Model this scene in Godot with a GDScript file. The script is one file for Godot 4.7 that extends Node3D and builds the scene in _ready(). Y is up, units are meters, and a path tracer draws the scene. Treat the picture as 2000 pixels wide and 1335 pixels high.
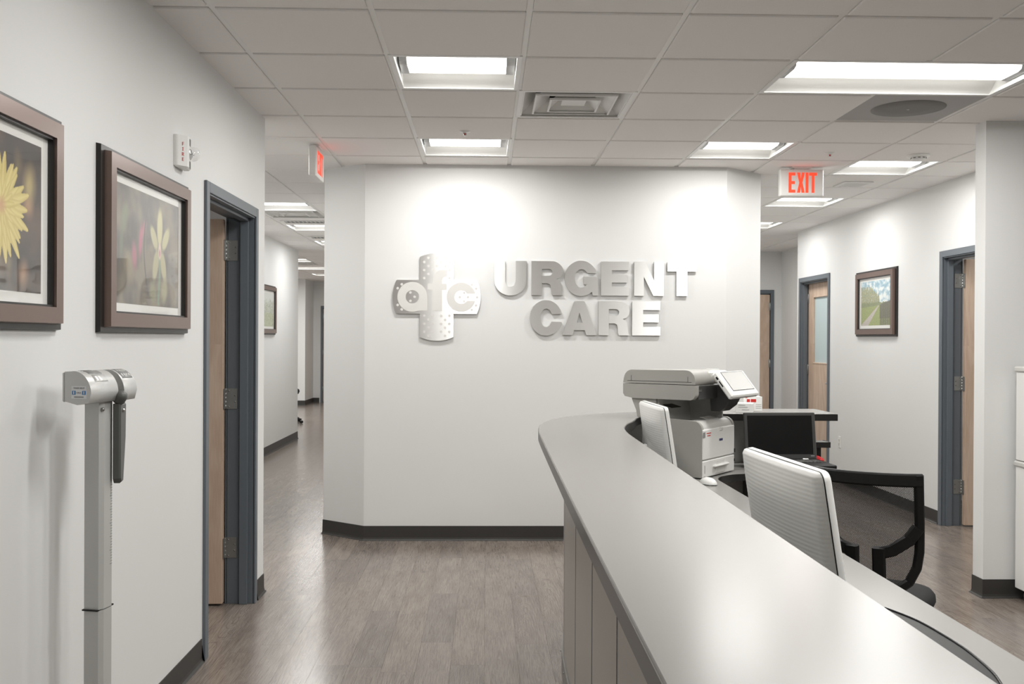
extends Node3D
# A clinic reception: x is right, y up, d metres away from the camera (z = -d).

const CEIL := 2.726          # face of the ceiling tiles
const TEE := 2.734           # face of the ceiling grid
const TILE := 0.6096
const GX := -1.6676          # x of grid line 0
const GD := 3.8059           # depth of grid row 0
const TOP := 2.92            # top of all walls

var M := {}
var taken := {}
var rng := RandomNumberGenerator.new()

# ------------------------------------------------------------------ helpers
func V(x: float, y: float, d: float) -> Vector3:
	return Vector3(x, y, -d)

func numbered(called: String) -> String:
	var n: int = taken.get(called, 0)
	taken[called] = n + 1
	return called if n == 0 else "%s_%03d" % [called, n]

func tag(o: Node, label: String, category: String, group := "") -> void:
	o.set_meta("label", label)
	o.set_meta("category", category)
	if group != "":
		o.set_meta("group", group)

func thing(called: String, label: String, category: String, at: Vector3, turn := 0.0, group := "") -> Node3D:
	var o := Node3D.new()
	o.name = numbered(called)
	add_child(o)
	o.position = at
	o.rotation.y = turn
	tag(o, label, category, group)
	return o

func setting(called: String, at := Vector3.ZERO) -> Node3D:
	var o := Node3D.new()
	o.name = called
	add_child(o)
	o.position = at
	o.set_meta("kind", "structure")
	return o

func start() -> SurfaceTool:
	var st := SurfaceTool.new()
	st.begin(Mesh.PRIMITIVE_TRIANGLES)
	st.set_smooth_group(-1)
	return st

func done(st: SurfaceTool) -> ArrayMesh:
	st.generate_normals()
	return st.commit()

func part(parent: Node, called: String, mesh: Mesh, m: Material, label := "") -> MeshInstance3D:
	var o := MeshInstance3D.new()
	o.mesh = mesh
	o.material_override = m
	o.name = called
	parent.add_child(o, true)
	o.cast_shadow = GeometryInstance3D.SHADOW_CASTING_SETTING_ON
	if label != "":
		o.set_meta("label", label)
	return o

func solid(called: String, st: SurfaceTool, m: Material) -> MeshInstance3D:
	var o := part(self, called, done(st), m)
	o.set_meta("kind", "structure")
	return o

func tri(st: SurfaceTool, a: Vector3, b: Vector3, c: Vector3, hint: Vector3, ua := Vector2.ZERO, ub := Vector2.ZERO, uc := Vector2.ZERO) -> void:
	var n := (a - c).cross(a - b)
	if n.dot(hint) < 0.0:
		var t := b
		b = c
		c = t
		var u := ub
		ub = uc
		uc = u
	st.set_uv(ua); st.add_vertex(a)
	st.set_uv(ub); st.add_vertex(b)
	st.set_uv(uc); st.add_vertex(c)

func quad(st: SurfaceTool, a: Vector3, b: Vector3, c: Vector3, d: Vector3, hint: Vector3, uv := Rect2(0, 0, 1, 1)) -> void:
	var p := uv.position
	var e := uv.end
	tri(st, a, b, c, hint, Vector2(p.x, e.y), Vector2(e.x, e.y), Vector2(e.x, p.y))
	tri(st, a, c, d, hint, Vector2(p.x, e.y), Vector2(e.x, p.y), Vector2(p.x, p.y))

# a box with chamfered edges
func cbox(st: SurfaceTool, c: Vector3, s: Vector3, b := 0.0, basis := Basis.IDENTITY) -> void:
	var h := s * 0.5
	if b <= 0.0:
		for ax in 3:
			for sg in [-1.0, 1.0]:
				var n := Vector3.ZERO
				n[ax] = sg
				var u := Vector3.ZERO
				u[(ax + 1) % 3] = h[(ax + 1) % 3]
				var w := Vector3.ZERO
				w[(ax + 2) % 3] = h[(ax + 2) % 3]
				var o: Vector3 = n * h[ax]
				quad(st, c + basis * (o - u - w), c + basis * (o + u - w), c + basis * (o + u + w), c + basis * (o - u + w), basis * n)
		return
	b = minf(b, minf(h.x, minf(h.y, h.z)) * 0.98)
	var i := h - Vector3(b, b, b)
	for ax in 3:
		var a1 := (ax + 1) % 3
		var a2 := (ax + 2) % 3
		for sg in [-1.0, 1.0]:
			var n := Vector3.ZERO
			n[ax] = sg
			var u := Vector3.ZERO
			u[a1] = i[a1]
			var w := Vector3.ZERO
			w[a2] = i[a2]
			var o: Vector3 = n * h[ax]
			quad(st, c + basis * (o - u - w), c + basis * (o + u - w), c + basis * (o + u + w), c + basis * (o - u + w), basis * n)
		# edges along ax
		for s1 in [-1.0, 1.0]:
			for s2 in [-1.0, 1.0]:
				var p := Vector3.ZERO
				p[a1] = s1 * h[a1]
				p[a2] = s2 * i[a2]
				var q := Vector3.ZERO
				q[a1] = s1 * i[a1]
				q[a2] = s2 * h[a2]
				var l := Vector3.ZERO
				l[ax] = i[ax]
				var hint := Vector3.ZERO
				hint[a1] = s1
				hint[a2] = s2
				quad(st, c + basis * (p - l), c + basis * (p + l), c + basis * (q + l), c + basis * (q - l), basis * hint)
	for sx in [-1.0, 1.0]:
		for sy in [-1.0, 1.0]:
			for sz in [-1.0, 1.0]:
				var k := Vector3(sx, sy, sz)
				tri(st, c + basis * (k * Vector3(h.x, i.y, i.z)), c + basis * (k * Vector3(i.x, h.y, i.z)), c + basis * (k * Vector3(i.x, i.y, h.z)), basis * k)

# a box given by its extents in x, y and depth
func span(st: SurfaceTool, x0: float, x1: float, y0: float, y1: float, d0: float, d1: float, b := 0.0) -> void:
	cbox(st, V((x0 + x1) / 2, (y0 + y1) / 2, (d0 + d1) / 2), Vector3(absf(x1 - x0), absf(y1 - y0), absf(d1 - d0)), b)

func box(c: Vector3, s: Vector3, b := 0.0, basis := Basis.IDENTITY) -> ArrayMesh:
	var st := start()
	cbox(st, c, s, b, basis)
	return done(st)

func arc(cx: float, cy: float, rx: float, ry: float, a0: float, a1: float, n: int) -> PackedVector2Array:
	var p := PackedVector2Array()
	for k in n + 1:
		var a := deg_to_rad(lerpf(a0, a1, float(k) / n))
		p.append(Vector2(cx + rx * cos(a), cy + ry * sin(a)))
	return p

# a polygon pushed along its z from z0 to z1, with an optional chamfer at z1
func prism(st: SurfaceTool, poly: PackedVector2Array, z0: float, z1: float, xf := Transform3D.IDENTITY, round_sides := false, bev := 0.0) -> void:
	var n := poly.size()
	var area := 0.0
	for k in n:
		area += poly[k].cross(poly[(k + 1) % n])
	if area < 0.0:
		poly.reverse()
	var tris := Geometry2D.triangulate_polygon(poly)
	var face := poly
	if bev > 0.0:
		face = PackedVector2Array()
		for k in n:
			var e0 := (poly[k] - poly[(k + n - 1) % n]).normalized()
			var e1 := (poly[(k + 1) % n] - poly[k]).normalized()
			var nn := Vector2(-e0.y, e0.x) + Vector2(-e1.y, e1.x)
			var l := nn.length()
			face.append(poly[k] + (nn / l * bev / maxf(0.4, l / 2.0) if l > 0.05 else Vector2.ZERO))
	st.set_smooth_group(-1)
	for t in range(0, tris.size(), 3):
		for z in [z0, z1]:
			var src := face if z == z1 else poly
			var a := src[tris[t]]
			var b := src[tris[t + 1]]
			var c := src[tris[t + 2]]
			tri(st, xf * Vector3(a.x, a.y, z), xf * Vector3(b.x, b.y, z), xf * Vector3(c.x, c.y, z), xf.basis.z * (1.0 if (z == z1) == (z1 > z0) else -1.0), a, b, c)
	if round_sides:
		st.set_smooth_group(1)
	var zb := z1 - signf(z1 - z0) * bev
	for k in n:
		var a := poly[k]
		var b := poly[(k + 1) % n]
		var o := Vector2((b - a).y, -(b - a).x)
		var hint := xf.basis * Vector3(o.x, o.y, 0)
		quad(st, xf * Vector3(a.x, a.y, z0), xf * Vector3(b.x, b.y, z0), xf * Vector3(b.x, b.y, zb), xf * Vector3(a.x, a.y, zb), hint, Rect2(a.x, a.y, b.x - a.x, b.y - a.y))
		if bev > 0.0:
			var fa := face[k]
			var fb := face[(k + 1) % n]
			quad(st, xf * Vector3(a.x, a.y, zb), xf * Vector3(b.x, b.y, zb), xf * Vector3(fb.x, fb.y, z1), xf * Vector3(fa.x, fa.y, z1), hint + xf.basis.z * hint.length() * signf(z1 - z0), Rect2(a.x, a.y, b.x - a.x, b.y - a.y))
	st.set_smooth_group(-1)

# a profile of (radius, height) turned about its y axis
func lathe(st: SurfaceTool, prof: Array, n: int, xf := Transform3D.IDENTITY, group := 1) -> void:
	st.set_smooth_group(group)
	for k in n:
		var a0 := TAU * k / n
		var a1 := TAU * (k + 1) / n
		for i in prof.size() - 1:
			var p: Vector2 = prof[i]
			var q: Vector2 = prof[i + 1]
			var d := q - p
			var am := (a0 + a1) / 2
			var hint := xf.basis * Vector3(d.y * cos(am), -d.x, d.y * sin(am))
			var A := xf * Vector3(p.x * cos(a0), p.y, p.x * sin(a0))
			var B := xf * Vector3(p.x * cos(a1), p.y, p.x * sin(a1))
			var C := xf * Vector3(q.x * cos(a1), q.y, q.x * sin(a1))
			var D := xf * Vector3(q.x * cos(a0), q.y, q.x * sin(a0))
			if q.x > 1e-5:
				tri(st, A, C, D, hint)
			if p.x > 1e-5:
				tri(st, A, B, C, hint)
	st.set_smooth_group(-1)

# a bar of width w (along its side vector) and thickness t swept along points; ups are its outward normals
func bar(st: SurfaceTool, pts: Array, ups: Array, w: Array, t: float) -> void:
	var n := pts.size()
	var ring := []
	for k in n:
		var dir: Vector3 = (pts[mini(k + 1, n - 1)] - pts[maxi(k - 1, 0)]).normalized()
		var up: Vector3 = ups[k]
		var side := dir.cross(up).normalized()
		up = side.cross(dir).normalized()
		var hw: float = w[k] * 0.5
		var ht := t * 0.5
		var c := minf(hw, ht) * 0.45
		var r := []
		for s in [[1, 1, 0], [1, 1, 1], [1, -1, 1], [1, -1, 0], [-1, -1, 0], [-1, -1, 1], [-1, 1, 1], [-1, 1, 0]]:
			var a: float = s[0] * (hw - (c if s[2] == 0 else 0.0))
			var b: float = s[1] * (ht - (c if s[2] == 1 else 0.0))
			r.append(pts[k] + side * a + up * b)
		ring.append(r)
	for k in n - 1:
		for j in 8:
			var a: Vector3 = ring[k][j]
			var b: Vector3 = ring[k][(j + 1) % 8]
			var c: Vector3 = ring[k + 1][(j + 1) % 8]
			var d: Vector3 = ring[k + 1][j]
			quad(st, a, b, c, d, (a + b) / 2 - pts[k])
	for e in [[0, -1.0], [n - 1, 1.0]]:
		var r: Array = ring[e[0]]
		var dir: Vector3 = (pts[1] - pts[0]) if e[0] == 0 else (pts[n - 1] - pts[n - 2])
		for j in range(1, 7):
			tri(st, r[0], r[j], r[j + 1], dir * e[1])

func tube(st: SurfaceTool, pts: Array, r: float, n := 10) -> void:
	st.set_smooth_group(1)
	var rings := []
	var side := Vector3.ZERO
	for k in pts.size():
		var dir: Vector3 = (pts[mini(k + 1, pts.size() - 1)] - pts[maxi(k - 1, 0)]).normalized()
		if k == 0:
			side = dir.cross(Vector3.UP if absf(dir.y) < 0.9 else Vector3.RIGHT).normalized()
		side = (side - dir * side.dot(dir)).normalized()
		var up := side.cross(dir)
		var ring := []
		for j in n:
			ring.append(pts[k] + (side * cos(TAU * j / n) + up * sin(TAU * j / n)) * r)
		rings.append(ring)
	for k in pts.size() - 1:
		for j in n:
			var a: Vector3 = rings[k][j]
			quad(st, a, rings[k][(j + 1) % n], rings[k + 1][(j + 1) % n], rings[k + 1][j], a - pts[k])
	st.set_smooth_group(-1)
	for e in [[0, -1.0], [pts.size() - 1, 1.0]]:
		var rg: Array = rings[e[0]]
		var dir: Vector3 = (pts[1] - pts[0]) if e[0] == 0 else (pts[-1] - pts[-2])
		for j in range(1, n - 1):
			tri(st, rg[0], rg[j], rg[j + 1], dir * e[1])

# ------------------------------------------------------------------ materials
func srgb(r: float, g: float, b: float) -> Color:
	return Color(r / 255.0, g / 255.0, b / 255.0)

func mat(key: String, c: Color, rough := 0.5, metal := 0.0, spec := 0.5) -> StandardMaterial3D:
	var m := StandardMaterial3D.new()
	m.resource_name = key
	m.albedo_color = c
	m.roughness = rough
	m.metallic = metal
	m.metallic_specular = spec
	M[key] = m
	return m

func tex(im: Image) -> ImageTexture:
	return ImageTexture.create_from_image(im)

func noise(sd: int, f: float, oct := 4) -> FastNoiseLite:
	var n := FastNoiseLite.new()
	n.seed = sd
	n.frequency = f
	n.noise_type = FastNoiseLite.TYPE_SIMPLEX_SMOOTH
	n.fractal_octaves = oct
	return n

func grain_image(w: int, h: int, lo: Color, hi: Color, sd: int, f: float, oct := 3) -> Image:
	var im := Image.create(w, h, false, Image.FORMAT_RGB8)
	var nz := noise(sd, f, oct)
	for y in h:
		for x in w:
			# blended across the borders so that it tiles
			var fx := float(x) / w
			var fy := float(y) / h
			var a := nz.get_noise_2d(x, y) * (1 - fx) + nz.get_noise_2d(x - w, y) * fx
			var b := nz.get_noise_2d(x, y - h) * (1 - fx) + nz.get_noise_2d(x - w, y - h) * fx
			im.set_pixel(x, y, lo.lerp(hi, clampf(0.5 + 0.9 * (a * (1 - fy) + b * fy), 0, 1)))
	return im

# eight strips of grey-washed timber lying side by side, one for each plank variant
func plank_image(relief: bool) -> Image:
	var w := 1024
	var h := 1024
	var im := Image.create(w, h, false, Image.FORMAT_RGB8)
	var fine := noise(7, 0.5, 2)
	var soft := noise(9, 0.012, 3)
	var warp := noise(12, 0.006, 2)
	var dark := srgb(98, 90, 84)
	var mid := srgb(131, 122, 115)
	var pale := srgb(158, 150, 143)
	for y in h:
		var strip := y / 128
		var t := (y % 128) / 128.0 - 0.5
		for x in w:
			var s := float(x) / w
			var wv := warp.get_noise_2d(x, y * 2.0 + strip * 900)
			var c0 := 0.15 * sin(strip * 2.3)
			var peak := 0.25 + 0.5 * fposmod(strip * 0.37, 1.0)
			var u := (t - c0 + wv * 0.10)
			var field: float
			if strip % 2 == 0:
				field = sqrt(pow(u * 5.2, 2) + pow((s - peak) * 2.3, 2)) + wv * 0.35
			else:
				field = u * 4.6 + sin(s * 3.0 + strip) * 0.35 + wv * 0.5
			var ringv := fposmod(field * 2.7, 1.0)
			var line := pow(maxf(0.0, 1.0 - absf(ringv - 0.5) * 8.0), 1.1)
			var fib := 0.65 * fine.get_noise_2d(x * 0.006 + strip * 500, y * 0.8) + 0.5 * fine.get_noise_2d(x * 0.016 + strip * 700, y * 1.9)
			var cloud := soft.get_noise_2d(x * 0.15, y * 1.0 + strip * 333)
			if relief:
				var g := clampf(0.5 + fib * 0.5 - line * 0.25, 0, 1)
				im.set_pixel(x, y, Color(g, g, g))
			else:
				var c := mid.lerp(pale, clampf(0.36 + cloud * 0.4 + fib * 0.9, 0, 1))
				c = c.lerp(dark, clampf(maxf(0, -fib) * 1.1 - cloud * 0.15, 0, 0.6))
				c = c.lerp(pale if strip % 3 != 0 else dark, line * 0.6)
				im.set_pixel(x, y, c)
	return im

func birch_image() -> Image:
	var im := Image.create(256, 512, false, Image.FORMAT_RGB8)
	var warp := noise(31, 0.006, 3)
	var fine := noise(33, 0.4, 2)
	for y in 512:
		for x in 256:
			var n := warp.get_noise_2d(x * 1.7, y * 0.45)
			var f := fine.get_noise_2d(x * 1.0, y * 0.05)
			var l := 0.5 + 0.5 * sin((x * 0.05 + n * 9.0))
			im.set_pixel(x, y, srgb(196, 174, 156).lerp(srgb(220, 203, 188), clampf(l * 0.5 + 0.25 + f * 0.3, 0, 1)))
	return im

func make_materials() -> void:
	var wall := mat("wall_paint", Color(1, 1, 1), 0.62, 0, 0.4)
	wall.albedo_texture = tex(grain_image(256, 256, srgb(228, 228, 227), srgb(229, 229, 228), 5, 0.03))
	wall.uv1_triplanar = true
	wall.uv1_world_triplanar = true
	wall.uv1_scale = Vector3(0.7, 0.7, 0.7)
	wall.heightmap_enabled = false
	wall.heightmap_texture = tex(grain_image(256, 256, Color(0.35, 0.35, 0.35), Color(0.65, 0.65, 0.65), 6, 0.25, 2))
	wall.heightmap_scale = 0.008
	var tile := mat("ceiling_tile_mineral", Color(1, 1, 1), 0.95, 0, 0.2)
	tile.albedo_texture = tex(grain_image(256, 256, srgb(238, 235, 232), srgb(247, 245, 243), 21, 0.5, 2))
	tile.uv1_triplanar = true
	tile.uv1_world_triplanar = true
	tile.uv1_scale = Vector3(3, 3, 3)
	mat("ceiling_grid_metal", srgb(238, 236, 233), 0.45)
	mat("void_board", srgb(120, 118, 115), 0.9)
	mat("subfloor_concrete", srgb(70, 64, 60), 0.9)
	var wood := plank_image(false)
	var relief := tex(plank_image(true))
	var wt := tex(wood)
	for k in 5:
		var p := mat("plank_%d" % k, [srgb(244, 240, 237), srgb(238, 234, 231), srgb(250, 247, 245), srgb(232, 229, 228), srgb(246, 241, 237)][k], 0.21, 0, 0.62)
		p.albedo_texture = wt
		p.heightmap_enabled = true
		p.heightmap_texture = relief
		p.heightmap_scale = 0.022
	mat("baseboard_rubber", srgb(54, 52, 50), 0.5)
	mat("frame_paint", srgb(100, 107, 114), 0.42)
	var bt := tex(birch_image())
	var birch := mat("birch_veneer", srgb(250, 243, 237), 0.42)
	birch.albedo_texture = bt
	birch.uv1_triplanar = true
	birch.uv1_world_triplanar = true
	birch.uv1_scale = Vector3(1.4, 0.7, 1.4)
	mat("steel", srgb(176, 176, 174), 0.32, 0.9)
	mat("dark_steel", srgb(128, 128, 127), 0.35, 0.8)
	var lens := mat("lamp_lens", srgb(250, 250, 248), 0.4)
	lens.emission_enabled = true
	lens.emission = Color(1.0, 0.99, 0.965)
	lens.emission_energy_multiplier = 5.0
	mat("lamp_white", srgb(236, 236, 234), 0.4)
	mat("lamp_cap", srgb(178, 178, 178), 0.5)
	mat("vent_white", srgb(232, 231, 228), 0.4)
	mat("vent_dark", srgb(150, 149, 147), 0.8)  # duct metal colour, also stands for the shade in small slots
	mat("speaker_plate", srgb(172, 170, 168), 0.55)
	mat("speaker_mesh", srgb(132, 130, 128), 0.7)
	mat("white_plastic", srgb(239, 239, 236), 0.38)
	mat("soft_white_plastic", srgb(224, 224, 221), 0.5)
	mat("grey_plastic", srgb(166, 164, 159), 0.42)
	mat("light_grey_plastic", srgb(208, 207, 203), 0.38)
	mat("dark_grey_plastic", srgb(64, 64, 63), 0.35)
	mat("black_plastic", srgb(26, 26, 26), 0.42, 0, 0.35)
	mat("black_gloss", srgb(16, 16, 17), 0.22, 0, 0.35)
	mat("screen_black", srgb(20, 20, 21), 0.2)
	mat("panel_screen", srgb(214, 214, 211), 0.18)
	mat("laminate_top", srgb(142, 140, 137), 0.25, 0, 0.6)
	mat("laminate_edge", srgb(86, 83, 79), 0.34)
	mat("laminate_panel", srgb(176, 171, 165), 0.42)
	mat("kick_metal", srgb(150, 148, 145), 0.38, 0.6)
	mat("edge_black", srgb(30, 29, 28), 0.4)
	mat("pale_laminate", srgb(206, 205, 202), 0.4)
	var br := mat("brushed_metal", srgb(240, 240, 238), 0.42, 1.0)
	br.anisotropy_enabled = true
	br.anisotropy = -0.9
	mat("letter_side", srgb(190, 189, 186), 0.4, 0.7)
	mat("frosted_vinyl", srgb(222, 220, 216), 0.6)
	mat("frame_brown", srgb(124, 105, 97), 0.30, 0.45)
	mat("frame_black", srgb(36, 33, 31), 0.35)
	mat("mat_board", srgb(236, 235, 231), 0.8)
	var gl := mat("picture_glass", Color(1, 1, 1, 0.02), 0.02)
	gl.transparency = BaseMaterial3D.TRANSPARENCY_ALPHA
	var dome := mat("clear_dome", Color(1, 1, 1, 0.12), 0.05)
	dome.transparency = BaseMaterial3D.TRANSPARENCY_ALPHA
	var frost := mat("frosted_glass", srgb(196, 212, 214), 0.35)
	frost.metallic_specular = 0.6
	var ex := mat("exit_red_light", srgb(236, 70, 48), 0.5)
	ex.emission_enabled = true
	ex.emission = Color(1.0, 0.29, 0.18)
	ex.emission_energy_multiplier = 0.95
	mat("red_ink", srgb(196, 44, 40), 0.5)
	mat("red_plastic", srgb(206, 60, 62), 0.4)
	mat("blue_ink", srgb(58, 62, 110), 0.5)
	mat("sticker_blue", srgb(58, 128, 190), 0.5)
	mat("sticker_white", srgb(238, 240, 242), 0.5)
	mat("scale_silver", srgb(200, 200, 197), 0.38, 0.15)
	mat("arm_grey", srgb(88, 89, 87), 0.4)
	mat("scale_head", srgb(206, 206, 204), 0.32, 0.2)
	mat("scale_display", srgb(150, 150, 149), 0.3)
	mat("ink_black", srgb(40, 40, 40), 0.6)
	mat("ink_grey", srgb(140, 140, 140), 0.6)
	var holes := Image.create(32, 32, false, Image.FORMAT_RGBA8)
	for y in 32:
		for x in 32:
			var p := Vector2(x, y)
			var dd := minf(p.distance_to(Vector2(16, 8)), minf(p.distance_to(Vector2(0, 24)), p.distance_to(Vector2(32, 24))))
			holes.set_pixel(x, y, Color(0.11, 0.11, 0.11, 0.0 if dd < 7.2 else 1.0))
	var net := mat("chair_net", Color(1, 1, 1), 0.7)
	net.albedo_texture = tex(holes)
	net.transparency = BaseMaterial3D.TRANSPARENCY_ALPHA_SCISSOR
	net.alpha_scissor_threshold = 0.5
	net.cull_mode = BaseMaterial3D.CULL_DISABLED
	mat("chair_fabric", srgb(32, 32, 33), 0.85)

# ------------------------------------------------------------------ camera and light
func camera_and_air() -> void:
	var cam := Camera3D.new()
	cam.name = "camera"
	add_child(cam)
	cam.position = Vector3(0, 1.470, 0)
	cam.rotation_order = EULER_ORDER_YXZ
	cam.rotation = Vector3(-0.0037, -0.0263, 0.0052)
	cam.fov = rad_to_deg(2.0 * atan(667.5 / 1927.65))
	cam.near = 0.05
	cam.far = 60.0
	cam.current = true
	var env := Environment.new()
	env.background_mode = Environment.BG_COLOR
	env.background_color = Color(0.0, 0.0, 0.0)
	env.tonemap_mode = Environment.TONE_MAPPER_LINEAR
	env.tonemap_exposure = 1.0
	env.sdfgi_enabled = true
	env.ssao_enabled = true
	env.ssil_enabled = true
	var we := WorldEnvironment.new()
	we.name = "air"
	we.environment = env
	add_child(we)

const LAMP_POWER := 1.44

# a recessed volumetric ceiling light filling w grid cells across x
func troffer(k: int, r: int, w: int, label: String) -> void:
	var x0 := GX + k * TILE
	var d0 := GD + r * TILE
	var L := w * TILE
	var t := thing("ceiling_light", label, "ceiling light", V(x0 + L / 2, TEE, d0 + TILE / 2), 0.0, "recessed ceiling lights")
	var hx := L / 2 - 0.003
	var hz := TILE / 2 - 0.003
	var ix := hx - 0.024
	var iz := hz - 0.024
	var st := start()
	for s in [-1.0, 1.0]:
		cbox(st, Vector3(0, -0.002, s * (hz + iz) / 2), Vector3(hx * 2, 0.006, hz - iz), 0.001)
		cbox(st, Vector3(s * (hx + ix) / 2, -0.002, 0), Vector3(hx - ix, 0.006, iz * 2), 0.001)
	part(t, "frame", done(st), M.lamp_white)
	st = start()
	var lz := 0.135
	for s in [-1.0, 1.0]:
		var prev := Vector2(iz, 0.0)
		for i in 5:
			var q := (i + 1) / 5.0
			var p := Vector2(lerpf(iz, lz, q), 0.075 * sin(q * PI / 2))
			quad(st, Vector3(-ix, prev.y, s * prev.x), Vector3(ix, prev.y, s * prev.x), Vector3(ix, p.y, s * p.x), Vector3(-ix, p.y, s * p.x), Vector3(0, -1, -s))
			prev = p
	quad(st, Vector3(-ix, 0.075, -lz), Vector3(ix, 0.075, -lz), Vector3(ix, 0.075, lz), Vector3(-ix, 0.075, lz), Vector3.DOWN)
	for s in [-1.0, 1.0]:
		quad(st, Vector3(s * ix, 0, -iz), Vector3(s * ix, 0, iz), Vector3(s * ix, 0.076, iz), Vector3(s * ix, 0.076, -iz), Vector3(-s, 0, 0))
	part(t, "reflector", done(st), M.lamp_white)
	var llen := ix * 2 - 0.09
	var sec := PackedVector2Array([Vector2(-0.118, 0.072), Vector2(-0.114, 0.045), Vector2(-0.105, 0.026), Vector2(-0.075, 0.019), Vector2(0.075, 0.019), Vector2(0.105, 0.026), Vector2(0.114, 0.045), Vector2(0.118, 0.072)])
	var turn := Transform3D(Basis(Vector3(0, 0, -1), Vector3(0, 1, 0), Vector3(1, 0, 0)), Vector3.ZERO)
	st = start()
	prism(st, sec, -llen / 2, llen / 2, turn)
	part(t, "lamp_lens", done(st), M.lamp_lens, "glowing white lens")
	for s in [-1.0, 1.0]:
		st = start()
		var big := PackedVector2Array()
		for p in sec:
			big.append(Vector2(p.x * 1.03, p.y - 0.003))
		prism(st, big, s * llen / 2, s * (llen / 2 + 0.036), turn)
		part(t, "end_cap", done(st), M.lamp_cap)
	var a := AreaLight3D.new()
	a.name = "lamp"
	t.add_child(a)
	a.position = Vector3(0, 0.016, 0)
	a.rotation.x = -PI / 2
	a.area_size = Vector2(llen - 0.02, 0.13)
	a.area_normalize_energy = true
	a.light_energy = LAMP_POWER * w
	a.light_color = Color(1.0, 0.997, 0.986)
	a.area_range = 30.0
	a.shadow_enabled = true
	used[Vector2i(k, r)] = true
	if w == 2:
		used[Vector2i(k + 1, r)] = true
		wide[Vector2i(k + 1, r)] = true

var used := {}
var wide := {}

func lamps() -> void:
	troffer(2, 1, 1, "square recessed ceiling light diagonally beside the square air diffuser")
	troffer(2, 4, 1, "square recessed ceiling light just beyond a sprinkler, before the sign wall")
	troffer(5, 1, 2, "long double-width recessed ceiling light beside the round-grille speaker panel")
	troffer(5, 4, 1, "square recessed ceiling light at the sign wall end above the letter T")
	troffer(7, 5, 1, "square recessed ceiling light beside the smoke detector")
	troffer(7, 8, 1, "square recessed ceiling light behind the hanging exit sign over the counter end")
	troffer(7, 11, 1, "square recessed ceiling light at the deep end of the lane-print corridor")
	troffer(-1, 9, 1, "square recessed ceiling light before the corridor air diffuser")
	troffer(-1, 4, 1, "square recessed ceiling light at the mouth of the meadow-print corridor beside the exit sign")
	troffer(7, 14, 1, "square recessed ceiling light in the recess before the closed wooden door")
	troffer(-1, 12, 1, "square recessed ceiling light between two slotted grilles in the meadow-print corridor")
	troffer(-1, 15, 1, "square recessed ceiling light beyond the last slotted grille in the meadow-print corridor")
	troffer(-3, 20, 1, "square recessed ceiling light before the farthest air diffuser")
	troffer(-4, 23, 2, "long double-width recessed ceiling light at the far end of the meadow-print corridor")
	troffer(-6, 20, 2, "added unseen double-width ceiling light brightening the black rolling stool alcove")  # added out of view to brighten the far corridor
	troffer(-6, 25, 2, "added unseen double-width ceiling light brightening the far return wall")  # extra hidden fitting, put in for more light at the far end
	troffer(-3, 26, 1, "square recessed ceiling light nearest the farthest wooden door")
	troffer(4, -3, 2, "added unseen double-width ceiling light brightening the staff side of the counter")  # unseen fitting, set here to brighten the middle of the countertop
	troffer(2, -2, 1, "square recessed ceiling light above the dahlia print over the walkway")
	troffer(5, -5, 2, "added unseen double-width ceiling light brightening the entrance end of the counter")  # unseen fitting behind the camera, added for its light
	troffer(-3, 1, 1, "square recessed ceiling light inside the room with the open door beside the scale")
	troffer(10, 5, 1, "square recessed ceiling light inside the room with the open door by the wall corner")

# ------------------------------------------------------------------ the setting
var zones := [
	Rect2(-1.28, -3.5, 6.48, 9.07), Rect2(-1.28, 5.5, 4.12, 1.9), Rect2(2.08, 5.69, 1.55, 5.8), Rect2(2.08, 11.3, 2.14, 2.7),
	Rect2(-2.73, 5.73, 1.52, 8.7), Rect2(-6.1, 14.4, 4.89, 7.1), Rect2(-3.9, 21.4, 2.69, 1.0), Rect2(-4.5, 2.3, 3.1, 3.3), Rect2(3.77, 5.69, 2.7, 3.3)]

func open_cell(r: Rect2) -> bool:
	for z in zones:
		if z.intersects(r):
			return true
	return false

func seen_at(x: float, y: float, d: float) -> float:
	# how large a metre appears from where the picture is taken, 0 outside the frame
	var xx := x - 0.0263 * d
	if d < 0.6 or absf(xx / d) > 0.56 or absf((y - 1.47) / d) > 0.40:
		return 0.0
	return 1.0 / d

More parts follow.
